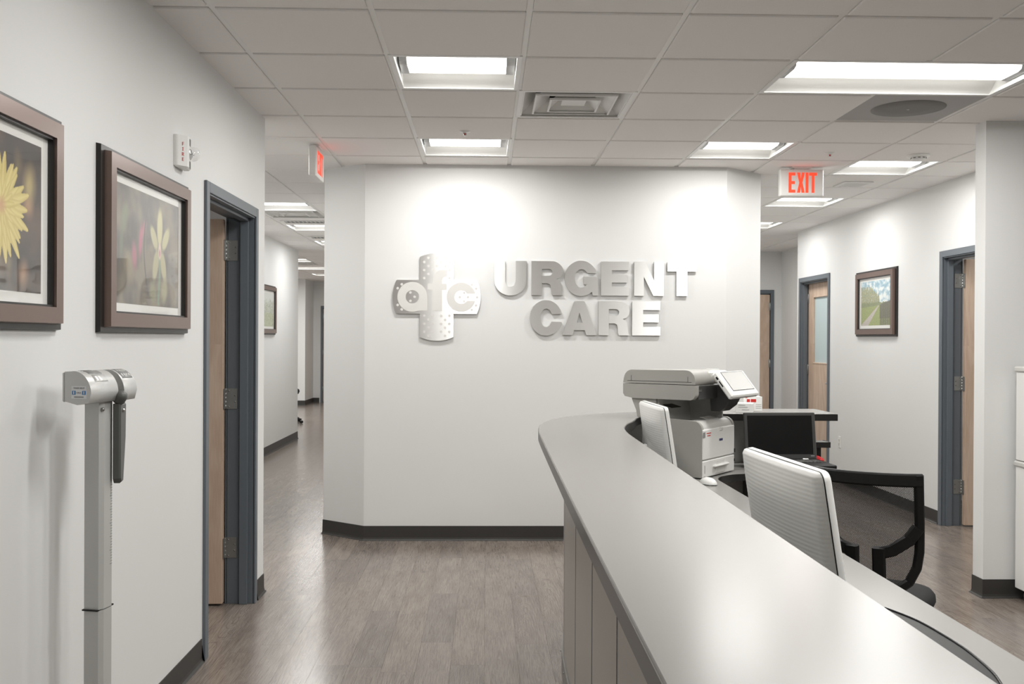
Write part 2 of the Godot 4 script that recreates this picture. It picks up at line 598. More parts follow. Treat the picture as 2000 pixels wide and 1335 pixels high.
func build_ceiling() -> void:
	var c := setting("ceiling")
	var st := start()
	span(st, -6.6, 6.9, TOP - 0.06, TOP + 0.05, -3.9, 22.8)
	part(c, "slab", done(st), M.void_board)
	var tile_mesh := box(Vector3(0, 0.011, 0), Vector3(TILE - 0.026, 0.022, TILE - 0.026), 0.004)
	var rest := start()
	var any := false
	for k in range(-8, 15):
		for r in range(-12, 31):
			var rect := Rect2(GX + k * TILE, GD + r * TILE, TILE, TILE)
			if not open_cell(rect) or used.has(Vector2i(k, r)):
				continue
			var m := rect.get_center()
			if seen_at(m.x, CEIL, m.y) > 0.0 or seen_at(m.x, CEIL, m.y + 0.3) > 0.0:
				part(c, "ceiling_tile", tile_mesh, M.ceiling_tile_mineral).position = V(m.x, CEIL, m.y)
			else:
				any = true
				rest.append_from(tile_mesh, 0, Transform3D(Basis.IDENTITY, V(m.x, CEIL, m.y)))
	if any:
		part(c, "ceiling_tile_field", rest.commit(), M.ceiling_tile_mineral).set_meta("kind", "stuff")
	for k in range(-7, 15):
		# a tee stops where a double-width light spans its line
		var from := -3.5
		st = start()
		for r in range(-12, 31):
			if wide.has(Vector2i(k, r)):
				span(st, GX + k * TILE - 0.012, GX + k * TILE + 0.012, TEE, TEE + 0.03, from, GD + r * TILE)
				from = GD + (r + 1) * TILE
		span(st, GX + k * TILE - 0.012, GX + k * TILE + 0.012, TEE, TEE + 0.03, from, 22.4)
		part(c, "main_tee", done(st), M.ceiling_grid_metal)
	for r in range(-12, 31):
		st = start()
		span(st, -6.0, 6.5, TEE + 0.0005, TEE + 0.03, GD + r * TILE - 0.012, GD + r * TILE + 0.012)
		part(c, "cross_tee", done(st), M.ceiling_grid_metal)

func build_floor() -> void:
	var f := setting("floor")
	var st := start()
	span(st, -6.6, 6.9, -0.2, -0.004, -3.9, 22.8)
	part(f, "subfloor", done(st), M.subfloor_concrete)
	var W := 0.1524
	var L := 0.9144
	var meshes := []
	for v in 8:
		st = start()
		var hw := W / 2 - 0.0001
		var hl := L / 2 - 0.0001
		var b := 0.0003
		var uv := Rect2(0.0, v / 8.0 + 0.003, 1.0, 0.119)
		var A := Vector3(-hw + b, 0, hl - b)
		var B := Vector3(-hw + b, 0, -hl + b)
		var C := Vector3(hw - b, 0, -hl + b)
		var D := Vector3(hw - b, 0, hl - b)
		quad(st, A, B, C, D, Vector3.UP, uv)
		for e in [[A, B, Vector3(-b, -0.004, 0)], [B, C, Vector3(0, -0.004, -b)], [C, D, Vector3(b, -0.004, 0)], [D, A, Vector3(0, -0.004, b)]]:
			quad(st, e[0], e[1], e[1] + e[2], e[0] + e[2], Vector3(e[2].x, 0.001, e[2].z), Rect2(0.3, v / 8.0 + 0.05, 0.4, 0.001))
		meshes.append(done(st))
	var list := []
	rng.seed = 41
	for i in range(-42, 44):
		var off := rng.randf()
		for j in range(-6, 27):
			var rect := Rect2(i * W, (j + off) * L, W, L)
			var v := rng.randi() % 8
			var tone := rng.randi() % 5
			if open_cell(rect):
				var m := rect.get_center()
				var s := maxf(seen_at(m.x, 0, m.y), maxf(seen_at(m.x, 0, m.y - 0.4), seen_at(m.x, 0, m.y + 0.4)))
				if m.x > 0.45 and m.x < 1.1 and m.y < 5.3:
					s = 0.0       # under the counter
				list.append([s, v, tone, V(m.x, 0, m.y), rng.randi() % 2])
	list.sort_custom(func(a, b): return a[0] > b[0])
	var fields := {}
	for n in list.size():
		var e: Array = list[n]
		var turn := Basis(Vector3.UP, PI * e[4])
		if n < 300 and e[0] > 0.0:
			var o := part(f, "plank", meshes[e[1]], M["plank_%d" % e[2]])
			o.position = e[3]
			o.basis = turn
		else:
			if not fields.has(e[2]):
				fields[e[2]] = start()
			fields[e[2]].append_from(meshes[e[1]], 0, Transform3D(turn, e[3]))
	for tone in fields:
		part(f, "plank_field", fields[tone].commit(), M["plank_%d" % tone]).set_meta("kind", "stuff")

# a wall along d (x0..x1 thick) or along x, with door openings [from, to] up to 2.13
func wall_d(called: String, x0: float, x1: float, d0: float, d1: float, doors := []) -> void:
	var st := start()
	var at := d0
	for o in doors:
		span(st, x0, x1, 0, TOP, at, o[0])
		span(st, x0, x1, 2.132, TOP, o[0], o[1])
		at = o[1]
	span(st, x0, x1, 0, TOP, at, d1)
	solid(called, st, M.wall_paint)

func wall_x(called: String, x0: float, x1: float, d0: float, d1: float, doors := []) -> void:
	var st := start()
	var at := x0
	for o in doors:
		span(st, at, o[0], 0, TOP, d0, d1)
		span(st, o[0], o[1], 2.132, TOP, d0, d1)
		at = o[1]
	span(st, at, x1, 0, TOP, d0, d1)
	solid(called, st, M.wall_paint)

# a rubber skirting along a list of (x, d) points, on the left hand of the path
func skirting(called: String, pts: Array) -> void:
	var st := start()
	var prof := [Vector2(0.0, 0.106), Vector2(0.004, 0.106), Vector2(0.005, 0.022), Vector2(0.008, 0.010), Vector2(0.017, 0.0015), Vector2(0.0, 0.0015)]
	var normals := []
	for i in pts.size() - 1:
		var dir: Vector2 = (pts[i + 1] - pts[i]).normalized()
		normals.append(Vector2(-dir.y, dir.x))
	for i in pts.size() - 1:
		var a: Vector2 = pts[i]
		var b: Vector2 = pts[i + 1]
		var n: Vector2 = normals[i]
		# mitred at the corners
		var ma := n
		var mb := n
		if i > 0:
			ma = (n + normals[i - 1]) / (1.0 + n.dot(normals[i - 1]))
		if i < normals.size() - 1:
			mb = (n + normals[i + 1]) / (1.0 + n.dot(normals[i + 1]))
		for j in prof.size() - 1:
			var p: Vector2 = prof[j]
			var q: Vector2 = prof[j + 1]
			var hint := Vector3(n.x * (p.y - q.y), q.x - p.x + 0.0001, -n.y * (p.y - q.y))
			quad(st, V(a.x + ma.x * p.x, p.y, a.y + ma.y * p.x), V(b.x + mb.x * p.x, p.y, b.y + mb.y * p.x), V(b.x + mb.x * q.x, q.y, b.y + mb.y * q.x), V(a.x + ma.x * q.x, q.y, a.y + ma.y * q.x), hint)
		var dirv := (b - a).normalized()
		for e in [[a, -1.0, i == 0], [b, 1.0, i == normals.size() - 1]]:
			if not e[2]:
				continue
			var p0: Vector2 = e[0]
			var o := V(p0.x, 0, p0.y)
			var nn := V(n.x, 0, n.y)
			for j in range(1, prof.size() - 1):
				tri(st, o + nn * prof[0].x + Vector3.UP * prof[0].y, o + nn * prof[j].x + Vector3.UP * prof[j].y, o + nn * prof[j + 1].x + Vector3.UP * prof[j + 1].y, V(dirv.x, 0, dirv.y) * e[1])
	solid(called, st, M.baseboard_rubber)

var trim_no := 0
func angle_trim(pts: Array) -> void:
	trim_no += 1
	var st := start()
	for i in pts.size() - 1:
		var a: Vector2 = pts[i]
		var b: Vector2 = pts[i + 1]
		var dir := (b - a).normalized()
		var n := Vector2(-dir.y, dir.x)
		var c := (a + b) / 2 + n * 0.010
		cbox(st, V(c.x, TEE + 0.001, c.y), Vector3(0.020, 0.006, (b - a).length() + 0.016), 0.0, Basis(Vector3.UP, atan2(dir.x, -dir.y) * -1.0 + PI * 0.0))
	solid("trim_%d" % trim_no, st, M.ceiling_grid_metal)

func build_walls() -> void:
	wall_d("wall_left", -1.42, -1.28, -3.5, 5.73, [[4.548, 5.482]])
	wall_x("wall_left_room_end", -4.6, -1.42, 5.59, 5.73)
	wall_d("wall_left_room_back", -4.74, -4.6, 2.0, 5.73)
	wall_x("wall_left_room_front", -4.6, -1.42, 2.06, 2.2)
	wall_d("wall_corridor_left", -2.87, -2.73, 5.73, 14.4)
	wall_x("wall_corridor_return", -6.24, -2.87, 14.26, 14.4)
	wall_d("wall_far_left", -6.24, -6.1, 14.4, 21.4)
	wall_x("wall_far_return", -6.24, -4.04, 21.4, 21.54)
	wall_d("wall_far_side", -4.04, -3.9, 21.4, 22.4)
	wall_x("wall_far_back", -4.04, -1.0, 22.4, 22.54, [[-3.69, -2.76]])
	# the sign wall: an island with chamfered corners
	var st := start()
	var poly := PackedVector2Array([Vector2(-0.88, 7.175), Vector2(1.755, 7.175), Vector2(2.08, 7.45), Vector2(2.08, 14.1), Vector2(0.4, 22.4), Vector2(-1.215, 22.4), Vector2(-1.215, 7.435)])
	prism(st, poly, 0.0, TOP, Transform3D(Basis(Vector3(1, 0, 0), Vector3(0, 0, -1), Vector3(0, 1, 0)), Vector3.ZERO))
	solid("wall_sign", st, M.wall_paint)
	wall_d("wall_right", 3.63, 3.77, 5.69, 11.43, [[6.820, 7.754], [10.373, 11.307]])
	wall_x("wall_recess_near", 3.77, 4.36, 11.29, 11.43)
	wall_d("wall_recess_side", 4.22, 4.36, 11.43, 14.0)
	wall_x("wall_recess_back", 2.08, 4.36, 14.0, 14.14, [[3.133, 4.067]])
	wall_x("wall_partition", 2.85, 6.6, 5.57, 5.69)
	wall_x("wall_right_room_end", 3.77, 6.6, 9.0, 9.14)
	wall_d("wall_right_room_back", 6.46, 6.6, 5.69, 9.0)
	wall_d("wall_far_right", 5.2, 5.34, -3.5, 5.57)
	wall_x("wall_behind", -1.42, 5.34, -3.64, -3.5)
	skirting("baseboard_left", [Vector2(-1.28, 4.49), Vector2(-1.28, -3.4)])
	skirting("baseboard_left_corner", [Vector2(-2.73, 5.73), Vector2(-1.28, 5.73), Vector2(-1.28, 5.54)])
	skirting("baseboard_corridor", [Vector2(-2.87, 14.4), Vector2(-2.73, 14.4), Vector2(-2.73, 5.75)])
	skirting("baseboard_far", [Vector2(-3.76, 22.4), Vector2(-3.9, 22.4), Vector2(-3.9, 21.4), Vector2(-6.0, 21.4)])
	skirting("baseboard_sign", [Vector2(2.08, 13.9), Vector2(2.08, 7.45), Vector2(1.755, 7.175), Vector2(-0.88, 7.175), Vector2(-1.215, 7.435), Vector2(-1.215, 22.3)])
	skirting("baseboard_right", [Vector2(3.63, 7.80), Vector2(3.63, 10.32)])
	skirting("baseboard_right_end", [Vector2(3.63, 11.36), Vector2(3.63, 11.43), Vector2(4.2, 11.43)])
	skirting("baseboard_recess", [Vector2(4.22, 11.45), Vector2(4.22, 14.0), Vector2(4.12, 14.0)])
	skirting("baseboard_partition", [Vector2(5.2, 5.57), Vector2(2.85, 5.57), Vector2(2.85, 5.69), Vector2(3.6, 5.69)])

# a steel door frame with a veneered door; local x runs along the wall, local z points to the corridor, origin at floor, mid-opening, corridor face
func doorway(no: int, at: Vector3, turn: float, thick: float, hinge_side: float, open_deg: float, lite: bool, flush := 0.10) -> void:
	var o := setting("door_%d" % no, at)
	o.rotation.y = turn
	var ow := 0.508     # half of the outside of the casing
	var iw := 0.459     # half of the clear opening
	var H := 2.18
	var h := 2.13
	for s in [-1.0, 1.0]:
		var st := start()
		var mid: float = s * (ow + iw) / 2
		cbox(st, Vector3(mid, H / 2, 0.007), Vector3(ow - iw, H, 0.014), 0.002)
		cbox(st, Vector3(mid, H / 2, -thick - 0.007), Vector3(ow - iw, H, 0.014), 0.002)
		cbox(st, Vector3(s * (iw + 0.004), h / 2, -thick / 2), Vector3(0.008, h, thick + 0.012), 0.001)
		part(o, "jamb", done(st), M.frame_paint)
		st = start()
		cbox(st, Vector3(s * (iw - 0.008), h / 2 - 0.008, -0.05), Vector3(0.016, h - 0.016, 0.045), 0.002)
		part(o, "door_stop", done(st), M.frame_paint)
	var sh := start()
	cbox(sh, Vector3(0, (H + h) / 2, 0.0072), Vector3(iw * 2, H - h, 0.014), 0.002)
	cbox(sh, Vector3(0, (H + h) / 2, -thick - 0.0072), Vector3(iw * 2, H - h, 0.014), 0.002)
	cbox(sh, Vector3(0, h - 0.004, -thick / 2), Vector3(iw * 2 - 0.016, 0.008, thick + 0.012), 0.001)
	cbox(sh, Vector3(0, h - 0.016, -0.05), Vector3(iw * 2 - 0.034, 0.016, 0.045), 0.002)
	part(o, "frame_head", done(sh), M.frame_paint)
	# the door turns about its hinge pin on the room side
	var pin := Vector3(hinge_side * (iw - 0.004), 0, -thick - 0.012 if open_deg > 5.0 else -flush)
	var slab := Node3D.new()
	slab.name = "door_leaf"
	o.add_child(slab)
	slab.position = pin
	slab.rotation.y = -deg_to_rad(open_deg) * hinge_side
	var dir := -hinge_side
	var dw := iw * 2 - 0.014
	var st2 := start()
	var z := 0.024 if open_deg > 5.0 else 0.0
	var zc := z
	if not lite:
		cbox(st2, Vector3(dir * (dw / 2 + 0.004), 0.012 + 2.1 / 2, zc), Vector3(dw, 2.10, 0.044), 0.002)
	else:
		# stiles and rails around the glazed opening
		var a := 0.155
		var b := dw - 0.155
		var y0 := 1.20
		var y1 := 1.965
		cbox(st2, Vector3(dir * (a / 2 + 0.004), 1.062, zc), Vector3(a, 2.10, 0.044), 0.0)
		cbox(st2, Vector3(dir * ((b + dw) / 2 + 0.004), 1.062, zc), Vector3(dw - b, 2.10, 0.044), 0.0)
		cbox(st2, Vector3(dir * (dw / 2 + 0.004), (0.012 + y0) / 2, zc), Vector3(b - a, y0 - 0.012, 0.044), 0.0)
		cbox(st2, Vector3(dir * (dw / 2 + 0.004), (y1 + 2.112) / 2, zc), Vector3(b - a, 2.112 - y1, 0.044), 0.0)
	part(slab, "slab", done(st2), M.birch_veneer)
	if lite:
		part(slab, "glass_pane", box(Vector3(dir * (dw / 2 + 0.004), 1.5825, zc), Vector3(dw - 0.31, 0.765, 0.008)), M.frosted_glass, "frosted glass pane")
		var bd := start()
		for s in [-1.0, 1.0]:
			cbox(bd, Vector3(dir * (dw / 2 + 0.004) + s * (dw / 2 - 0.163), 1.5825, zc), Vector3(0.016, 0.765, 0.052), 0.003)
			cbox(bd, Vector3(dir * (dw / 2 + 0.004), 1.5825 + s * 0.3745, zc), Vector3(dw - 0.342, 0.016, 0.052), 0.003)
		part(slab, "glazing_bead", done(bd), M.birch_veneer)
	var hn := start()
	for s in [-1.0, 1.0]:
		var zz: float = zc + s * 0.034
		var xx := dir * (dw - 0.06)
		var xf := Transform3D(Basis(Vector3.RIGHT, PI / 2 * s), Vector3(xx, 1.0, zc + s * 0.022))
		lathe(hn, [Vector2(0.0, 0.012), Vector2(0.026, 0.010), Vector2(0.027, 0.0)], 18, xf)
		tube(hn, [Vector3(xx, 1.0, zc + s * 0.03), Vector3(xx, 1.0, zc + s * 0.06), Vector3(xx - dir * 0.02, 1.0, zc + s * 0.066), Vector3(xx - dir * 0.12, 1.0, zc + s * 0.066)], 0.009, 8)
	part(slab, "lever_handle", done(hn), M.steel)
	# three butt hinges: a knuckle of five barrels, a leaf on the jamb and one on the edge of the door
	for y in [0.31, 1.13, 1.945]:
		var hg := start()
		var px := pin.x + hinge_side * 0.002
		if open_deg > 5.0:
			for q in 5:
				lathe(hg, [Vector2(0, -0.0105), Vector2(0.0075, -0.0105), Vector2(0.0075, 0.0105), Vector2(0, 0.0105)], 10, Transform3D(Basis.IDENTITY, Vector3(px - hinge_side * 0.002, y + (q - 2) * 0.0225, pin.z - 0.002)), 2 + q)
			cbox(hg, Vector3(px, y, pin.z + 0.033), Vector3(0.003, 0.112, 0.062), 0.0005)
			cbox(hg, Vector3(px - hinge_side * 0.024, y, pin.z + 0.001), Vector3(0.036, 0.112, 0.003), 0.0005)
		else:
			lathe(hg, [Vector2(0, -0.056), Vector2(0.0075, -0.056), Vector2(0.0075, 0.056), Vector2(0, 0.056)], 10, Transform3D(Basis.IDENTITY, Vector3(pin.x, y, 0.004 + z + 0.026 - flush)), 2)
			cbox(hg, Vector3(pin.x - hinge_side * 0.012, y, z + 0.0235 - flush), Vector3(0.02, 0.112, 0.003), 0.0005)
		var hm := part(o, "hinge", done(hg), M.steel)
		if open_deg > 5.0:
			var sc := start()
			for q in [[0.044, 0.018], [0.018, 0.052], [-0.016, 0.052], [-0.044, 0.018]]:
				lathe(sc, [Vector2(0.0045, 0.0), Vector2(0.004, 0.0018), Vector2(0, 0.0022)], 8, Transform3D(Basis(Vector3.BACK, PI / 2 * hinge_side), Vector3(px - hinge_side * 0.0015, y + q[0], pin.z + q[1])), 2)
			part(hm, "screw_row", done(sc), M.dark_steel).set_meta("kind", "stuff")

func build_doors() -> void:
	# wall_left faces +x: local z -> +x, local x -> -z (away)
	doorway(1, V(-1.28, 0, 5.015), PI / 2, 0.14, 1.0, 88.0, false)
	# wall_right faces -x
	doorway(2, V(3.63, 0, 10.84), -PI / 2, 0.14, -1.0, 0.0, true, 0.11)
	doorway(3, V(3.63, 0, 7.287), -PI / 2, 0.14, -1.0, 88.0, false)
	# facing the camera
	doorway(4, V(3.60, 0, 14.0), 0.0, 0.14, 1.0, 0.0, false, 0.028)
	doorway(5, V(-3.225, 0, 22.4), 0.0, 0.14, -1.0, 0.0, false, 0.028)

# ------------------------------------------------------------------ reception counter
func smooth_path(pts: Array, step: float) -> PackedVector2Array:
	var c := Curve2D.new()
	for i in pts.size():
		var p: Vector2 = pts[i]
		var t := Vector2.ZERO
		if i > 0 and i < pts.size() - 1:
			var a: Vector2 = pts[i - 1]
			var b: Vector2 = pts[i + 1]
			t = (b - a).normalized() * minf((p - a).length(), (b - p).length()) * 0.33
		c.add_point(p, -t, t)
	c.bake_interval = step
	var out := PackedVector2Array()
	var n := int(ceil(c.get_baked_length() / step))
	for k in n + 1:
		out.append(c.sample_baked(c.get_baked_length() * k / n, true))
	return out

func offset_path(p: PackedVector2Array, by: float) -> PackedVector2Array:
	var out := PackedVector2Array()
	for k in p.size():
		var d := (p[mini(k + 1, p.size() - 1)] - p[maxi(k - 1, 0)]).normalized()
		out.append(p[k] + Vector2(d.y, -d.x) * by)
	return out

# an upright strip along a path (x, d)
func strip(st: SurfaceTool, p: PackedVector2Array, y0: float, y1: float, t: float) -> void:
	var q := offset_path(p, t)
	st.set_smooth_group(1)
	for k in p.size() - 1:
		var n := (p[k + 1] - p[k]).normalized()
		var hint := V(-n.y, 0, n.x)
		quad(st, V(p[k].x, y0, p[k].y), V(p[k + 1].x, y0, p[k + 1].y), V(p[k + 1].x, y1, p[k + 1].y), V(p[k].x, y1, p[k].y), hint)
		quad(st, V(q[k].x, y0, q[k].y), V(q[k + 1].x, y0, q[k + 1].y), V(q[k + 1].x, y1, q[k + 1].y), V(q[k].x, y1, q[k].y), -hint)
	st.set_smooth_group(-1)
	for k in p.size() - 1:
		for y in [y0, y1]:
			quad(st, V(p[k].x, y, p[k].y), V(p[k + 1].x, y, p[k + 1].y), V(q[k + 1].x, y, q[k + 1].y), V(q[k].x, y, q[k].y), Vector3.UP if y == y1 else Vector3.DOWN)
	for e in [[0, 1], [p.size() - 1, p.size() - 2]]:
		var a: int = e[0]
		var dn := p[a] - p[e[1]]
		quad(st, V(p[a].x, y0, p[a].y), V(q[a].x, y0, q[a].y), V(q[a].x, y1, q[a].y), V(p[a].x, y1, p[a].y), V(dn.x, 0, dn.y))

const FLATX := Basis(Vector3(1, 0, 0), Vector3(0, 0, -1), Vector3(0, 1, 0))   # polygon (x, d) lying flat, pushed upwards

func build_counter() -> void:
	var outer := smooth_path([Vector2(0.205, -0.4), Vector2(0.212, 2.0), Vector2(0.222, 3.6), Vector2(0.228, 4.2), Vector2(0.240, 4.45), Vector2(0.268, 4.68), Vector2(0.325, 4.88), Vector2(0.42, 5.065), Vector2(0.556, 5.225), Vector2(0.72, 5.34), Vector2(0.95, 5.46), Vector2(1.25, 5.58), Vector2(1.6, 5.67), Vector2(1.91, 5.685)], 0.05)
	var inner := smooth_path([Vector2(0.602, -0.4), Vector2(0.602, 2.0), Vector2(0.606, 4.1), Vector2(0.622, 4.40), Vector2(0.665, 4.63), Vector2(0.71, 4.76), Vector2(0.738, 4.86), Vector2(0.762, 4.97), Vector2(0.80, 5.08), Vector2(0.87, 5.20), Vector2(0.96, 5.27), Vector2(1.08, 5.305), Vector2(1.35, 5.312), Vector2(1.65, 5.315), Vector2(1.91, 5.315)], 0.05)
	var t := thing("reception_counter", "long curved grey laminate reception counter with vertical front panels", "counter", V(0, 0, 0))
	var poly := outer.duplicate()
	var back := inner.duplicate()
	back.reverse()
	poly.append_array(back)
	var st := start()
	prism(st, poly, 1.031, 1.070, Transform3D(FLATX, Vector3.ZERO), true, 0.003)
	part(t, "countertop", done(st), M.laminate_top, "smooth light grey countertop")
	st = start()
	strip(st, offset_path(outer, -0.0015), 1.0305, 1.0665, 0.0022)
	part(t, "front_edge_band", done(st), M.laminate_edge)
	st = start()
	strip(st, offset_path(inner, -0.0015), 1.0305, 1.0665, 0.0032)
	part(t, "back_edge_band", done(st), M.edge_black, "black inner edge")
	part(t, "end_edge_band", box(V(1.912, 1.0485, 5.5), Vector3(0.004, 0.036, 0.368)), M.edge_black)
	# front panels, two feet wide each, with open joints on a dark carcass
	var leg_end := PackedVector2Array()
	for q in outer:
		if q.x < 1.80:
			leg_end.append(q)
	var face := offset_path(leg_end, 0.115)
	var carc := offset_path(leg_end, 0.128)
	st = start()
	strip(st, carc, 0.09, 1.030, 0.05)
	part(t, "carcass", done(st), M.edge_black)
	var run := 0.0
	var lens := [0.0]
	for k in face.size() - 1:
		run += face[k].distance_to(face[k + 1])
		lens.append(run)
	# find the run length at depth 4.31, a joint
	var l0 := 0.0
	for k in face.size():
		if face[k].y < 4.31:
			l0 = lens[k]
	var first := fposmod(l0, 0.61)
	var joints := [0.0]
	var j := first
	while j < run:
		joints.append(j)
		j += 0.61
	joints.append(run)
	for i in joints.size() - 1:
		if joints[i + 1] - joints[i] < 0.03:
			continue
		var p := PackedVector2Array()
		for k in 13:
			var want: float = lerpf(joints[i] + 0.011, joints[i + 1] - 0.011, k / 12.0)
			for m in lens.size() - 1:
				if lens[m + 1] >= want:
					p.append(face[m].lerp(face[m + 1], (want - lens[m]) / (lens[m + 1] - lens[m])))
					break
		st = start()
		strip(st, p, 0.100, 1.030, 0.012)
		part(t, "front_panel", done(st), M.laminate_panel)
	for i in range(1, joints.size() - 1):
		var p := PackedVector2Array()
		for k in 3:
			var want: float = joints[i] - 0.0105 + 0.0105 * k
			for m in lens.size() - 1:
				if lens[m + 1] >= want:
					p.append(face[m].lerp(face[m + 1], (want - lens[m]) / (lens[m + 1] - lens[m])))
					break
		st = start()
		strip(st, offset_path(p, 0.0012), 0.100, 1.030, 0.009)
		part(t, "joint_channel", done(st), M.edge_black, "dark recessed joint")
	st = start()
	strip(st, offset_path(leg_end, 0.108), 0.002, 0.092, 0.02)
	part(t, "kick_plate", done(st), M.kick_metal, "metal kick plate")
	st = start()
	for k in 12:
		var dd := 4.75 - k * 0.30
		var x := 0.0
		for m in outer.size():
			if outer[m].y < dd:
				x = outer[m].x + 0.108
		lathe(st, [Vector2(0.005, 0), Vector2(0.004, 0.003), Vector2(0, 0.004)], 8, Transform3D(Basis(Vector3.BACK, PI / 2), V(x, 0.06, dd)))
	part(t, "kick_screw_row", done(st), M.steel).set_meta("kind", "stuff")
	st = start()
	strip(st, offset_path(leg_end, 0.180), 0.092, 1.030, 0.012)
	part(t, "back_panel", done(st), M.pale_laminate)
	# lower work surface
	var wt := thing("desk_worktop", "low grey staff worktop wrapping round behind the reception counter", "desk", V(0, 0, 0))
	var wo := offset_path(outer, 0.196)
	var wi := smooth_path([Vector2(1.87, 5.0), Vector2(1.42, 5.0), Vector2(1.34, 4.995), Vector2(1.25, 4.96), Vector2(1.17, 4.88), Vector2(1.135, 4.78), Vector2(1.13, 4.70), Vector2(1.145, 3.0), Vector2(1.15, -0.4)], 0.03)
	var wp := PackedVector2Array()
	for q in wo:
		if q.x < 1.87:
			wp.append(q)
	wp.append(Vector2(1.87, 5.485))
	wp.append_array(wi)
	st = start()
	prism(st, wp, 0.752, 0.790, Transform3D(FLATX, Vector3.ZERO), true, 0.002)
	part(wt, "surface", done(st), M.laminate_top)
	st = start()
	strip(st, offset_path(wi, -0.0015), 0.7515, 0.787, 0.0025)
	part(wt, "edge_band", done(st), M.edge_black, "black edge")
	for q in [[0.5, 1.10, 0.55], [0.5, 1.10, 2.9], [0.6, 1.08, 4.55]]:
		part(wt, "support_panel", box(V((q[0] + q[1]) / 2, 0.376, q[2]), Vector3(q[1] - q[0], 0.75, 0.02), 0.001), M.edge_black)
	part(wt, "support_panel", box(V(1.62, 0.376, 5.30), Vector3(0.45, 0.75, 0.02), 0.001), M.edge_black)
	# the ledge between worktop and counter on the far leg
	var sh := thing("counter_shelf", "short black-edged grey shelf under the counter end behind the laptop", "shelf", V(1.6, 0, 5.355))
	part(sh, "board", box(Vector3(0.08, 0.902, 0.0), Vector3(0.37, 0.026, 0.12), 0.001), M.laminate_top)
	part(sh, "edge_band", box(Vector3(0.08, 0.902, 0.0615), Vector3(0.374, 0.030, 0.003)), M.edge_black)
	part(sh, "end_band", box(Vector3(0.2665, 0.902, 0.0), Vector3(0.003, 0.030, 0.12)), M.edge_black)
	part(sh, "bracket", box(Vector3(0.22, 0.838, -0.02), Vector3(0.02, 0.095, 0.08), 0.001), M.edge_black)
	part(sh, "bracket", box(Vector3(-0.08, 0.838, -0.02), Vector3(0.02, 0.095, 0.08), 0.001), M.edge_black)

# ------------------------------------------------------------------ sign
func letter(ch: String) -> PackedVector2Array:
	var p := PackedVector2Array()
	match ch:
		"U":
			p.append(Vector2(0, 1))
			p.append_array(arc(0.4625, 0.42, 0.4625, 0.435, 180, 360, 24))
			p.append_array(PackedVector2Array([Vector2(0.925, 1), Vector2(0.615, 1)]))
			p.append_array(arc(0.4625, 0.42, 0.1525, 0.18, 360, 180, 16))
			p.append(Vector2(0.31, 1))
		"R":
			p = PackedVector2Array([Vector2(0, 0), Vector2(0, 1), Vector2(0.56, 1)])
			p.append_array(arc(0.56, 0.715, 0.345, 0.285, 90, -48, 14))
			p.append_array(PackedVector2Array([Vector2(0.70, 0.475), Vector2(0.79, 0.44), Vector2(0.835, 0.37), Vector2(0.85, 0.22), Vector2(0.865, 0.08), Vector2(0.905, 0.0), Vector2(0.60, 0.0), Vector2(0.57, 0.07), Vector2(0.56, 0.22), Vector2(0.535, 0.31), Vector2(0.46, 0.35), Vector2(0.302, 0.35), Vector2(0.302, 0.57)]))
			p.append_array(arc(0.50, 0.67, 0.10, 0.10, -90, 90, 10))
			p.append_array(PackedVector2Array([Vector2(0.30, 0.77), Vector2(0.30, 0.35), Vector2(0.30, 0.0)]))
		"G":
			p.append_array(arc(0.475, 0.5, 0.475, 0.52, 17, 308, 36))
			p.append_array(PackedVector2Array([Vector2(0.795, 0.105), Vector2(0.82, 0.0), Vector2(0.97, 0.0), Vector2(0.97, 0.55), Vector2(0.545, 0.55), Vector2(0.545, 0.325), Vector2(0.675, 0.325)]))
			p.append_array(arc(0.49, 0.5, 0.20, 0.27, 318, 37, 24))
		"C":
			p.append_array(arc(0.4625, 0.5, 0.4625, 0.52, 13, 347, 40))
			p.append_array(arc(0.47, 0.5, 0.17, 0.27, 336, 24, 26))
		"E":
			p = PackedVector2Array([Vector2(0, 0), Vector2(0, 1), Vector2(0.81, 1), Vector2(0.81, 0.745), Vector2(0.32, 0.745), Vector2(0.32, 0.625), Vector2(0.77, 0.625), Vector2(0.77, 0.385), Vector2(0.32, 0.385), Vector2(0.32, 0.255), Vector2(0.82, 0.255), Vector2(0.82, 0)])
		"N":
			p = PackedVector2Array([Vector2(0, 0), Vector2(0, 1), Vector2(0.32, 1), Vector2(0.585, 0.46), Vector2(0.585, 1), Vector2(0.87, 1), Vector2(0.87, 0), Vector2(0.565, 0), Vector2(0.285, 0.56), Vector2(0.285, 0)])
		"T":
			p = PackedVector2Array([Vector2(0, 1), Vector2(0.85, 1), Vector2(0.85, 0.72), Vector2(0.582, 0.72), Vector2(0.582, 0), Vector2(0.268, 0), Vector2(0.268, 0.72), Vector2(0, 0.72)])
		"A":
			p = PackedVector2Array([Vector2(0, 0), Vector2(0.36, 1), Vector2(0.64, 1), Vector2(1, 0), Vector2(0.70, 0), Vector2(0.655, 0.145), Vector2(0.501, 0.145), Vector2(0.501, 0.365), Vector2(0.585, 0.365), Vector2(0.5, 0.66), Vector2(0.415, 0.365), Vector2(0.499, 0.365), Vector2(0.499, 0.145), Vector2(0.345, 0.145), Vector2(0.30, 0)])
	return p

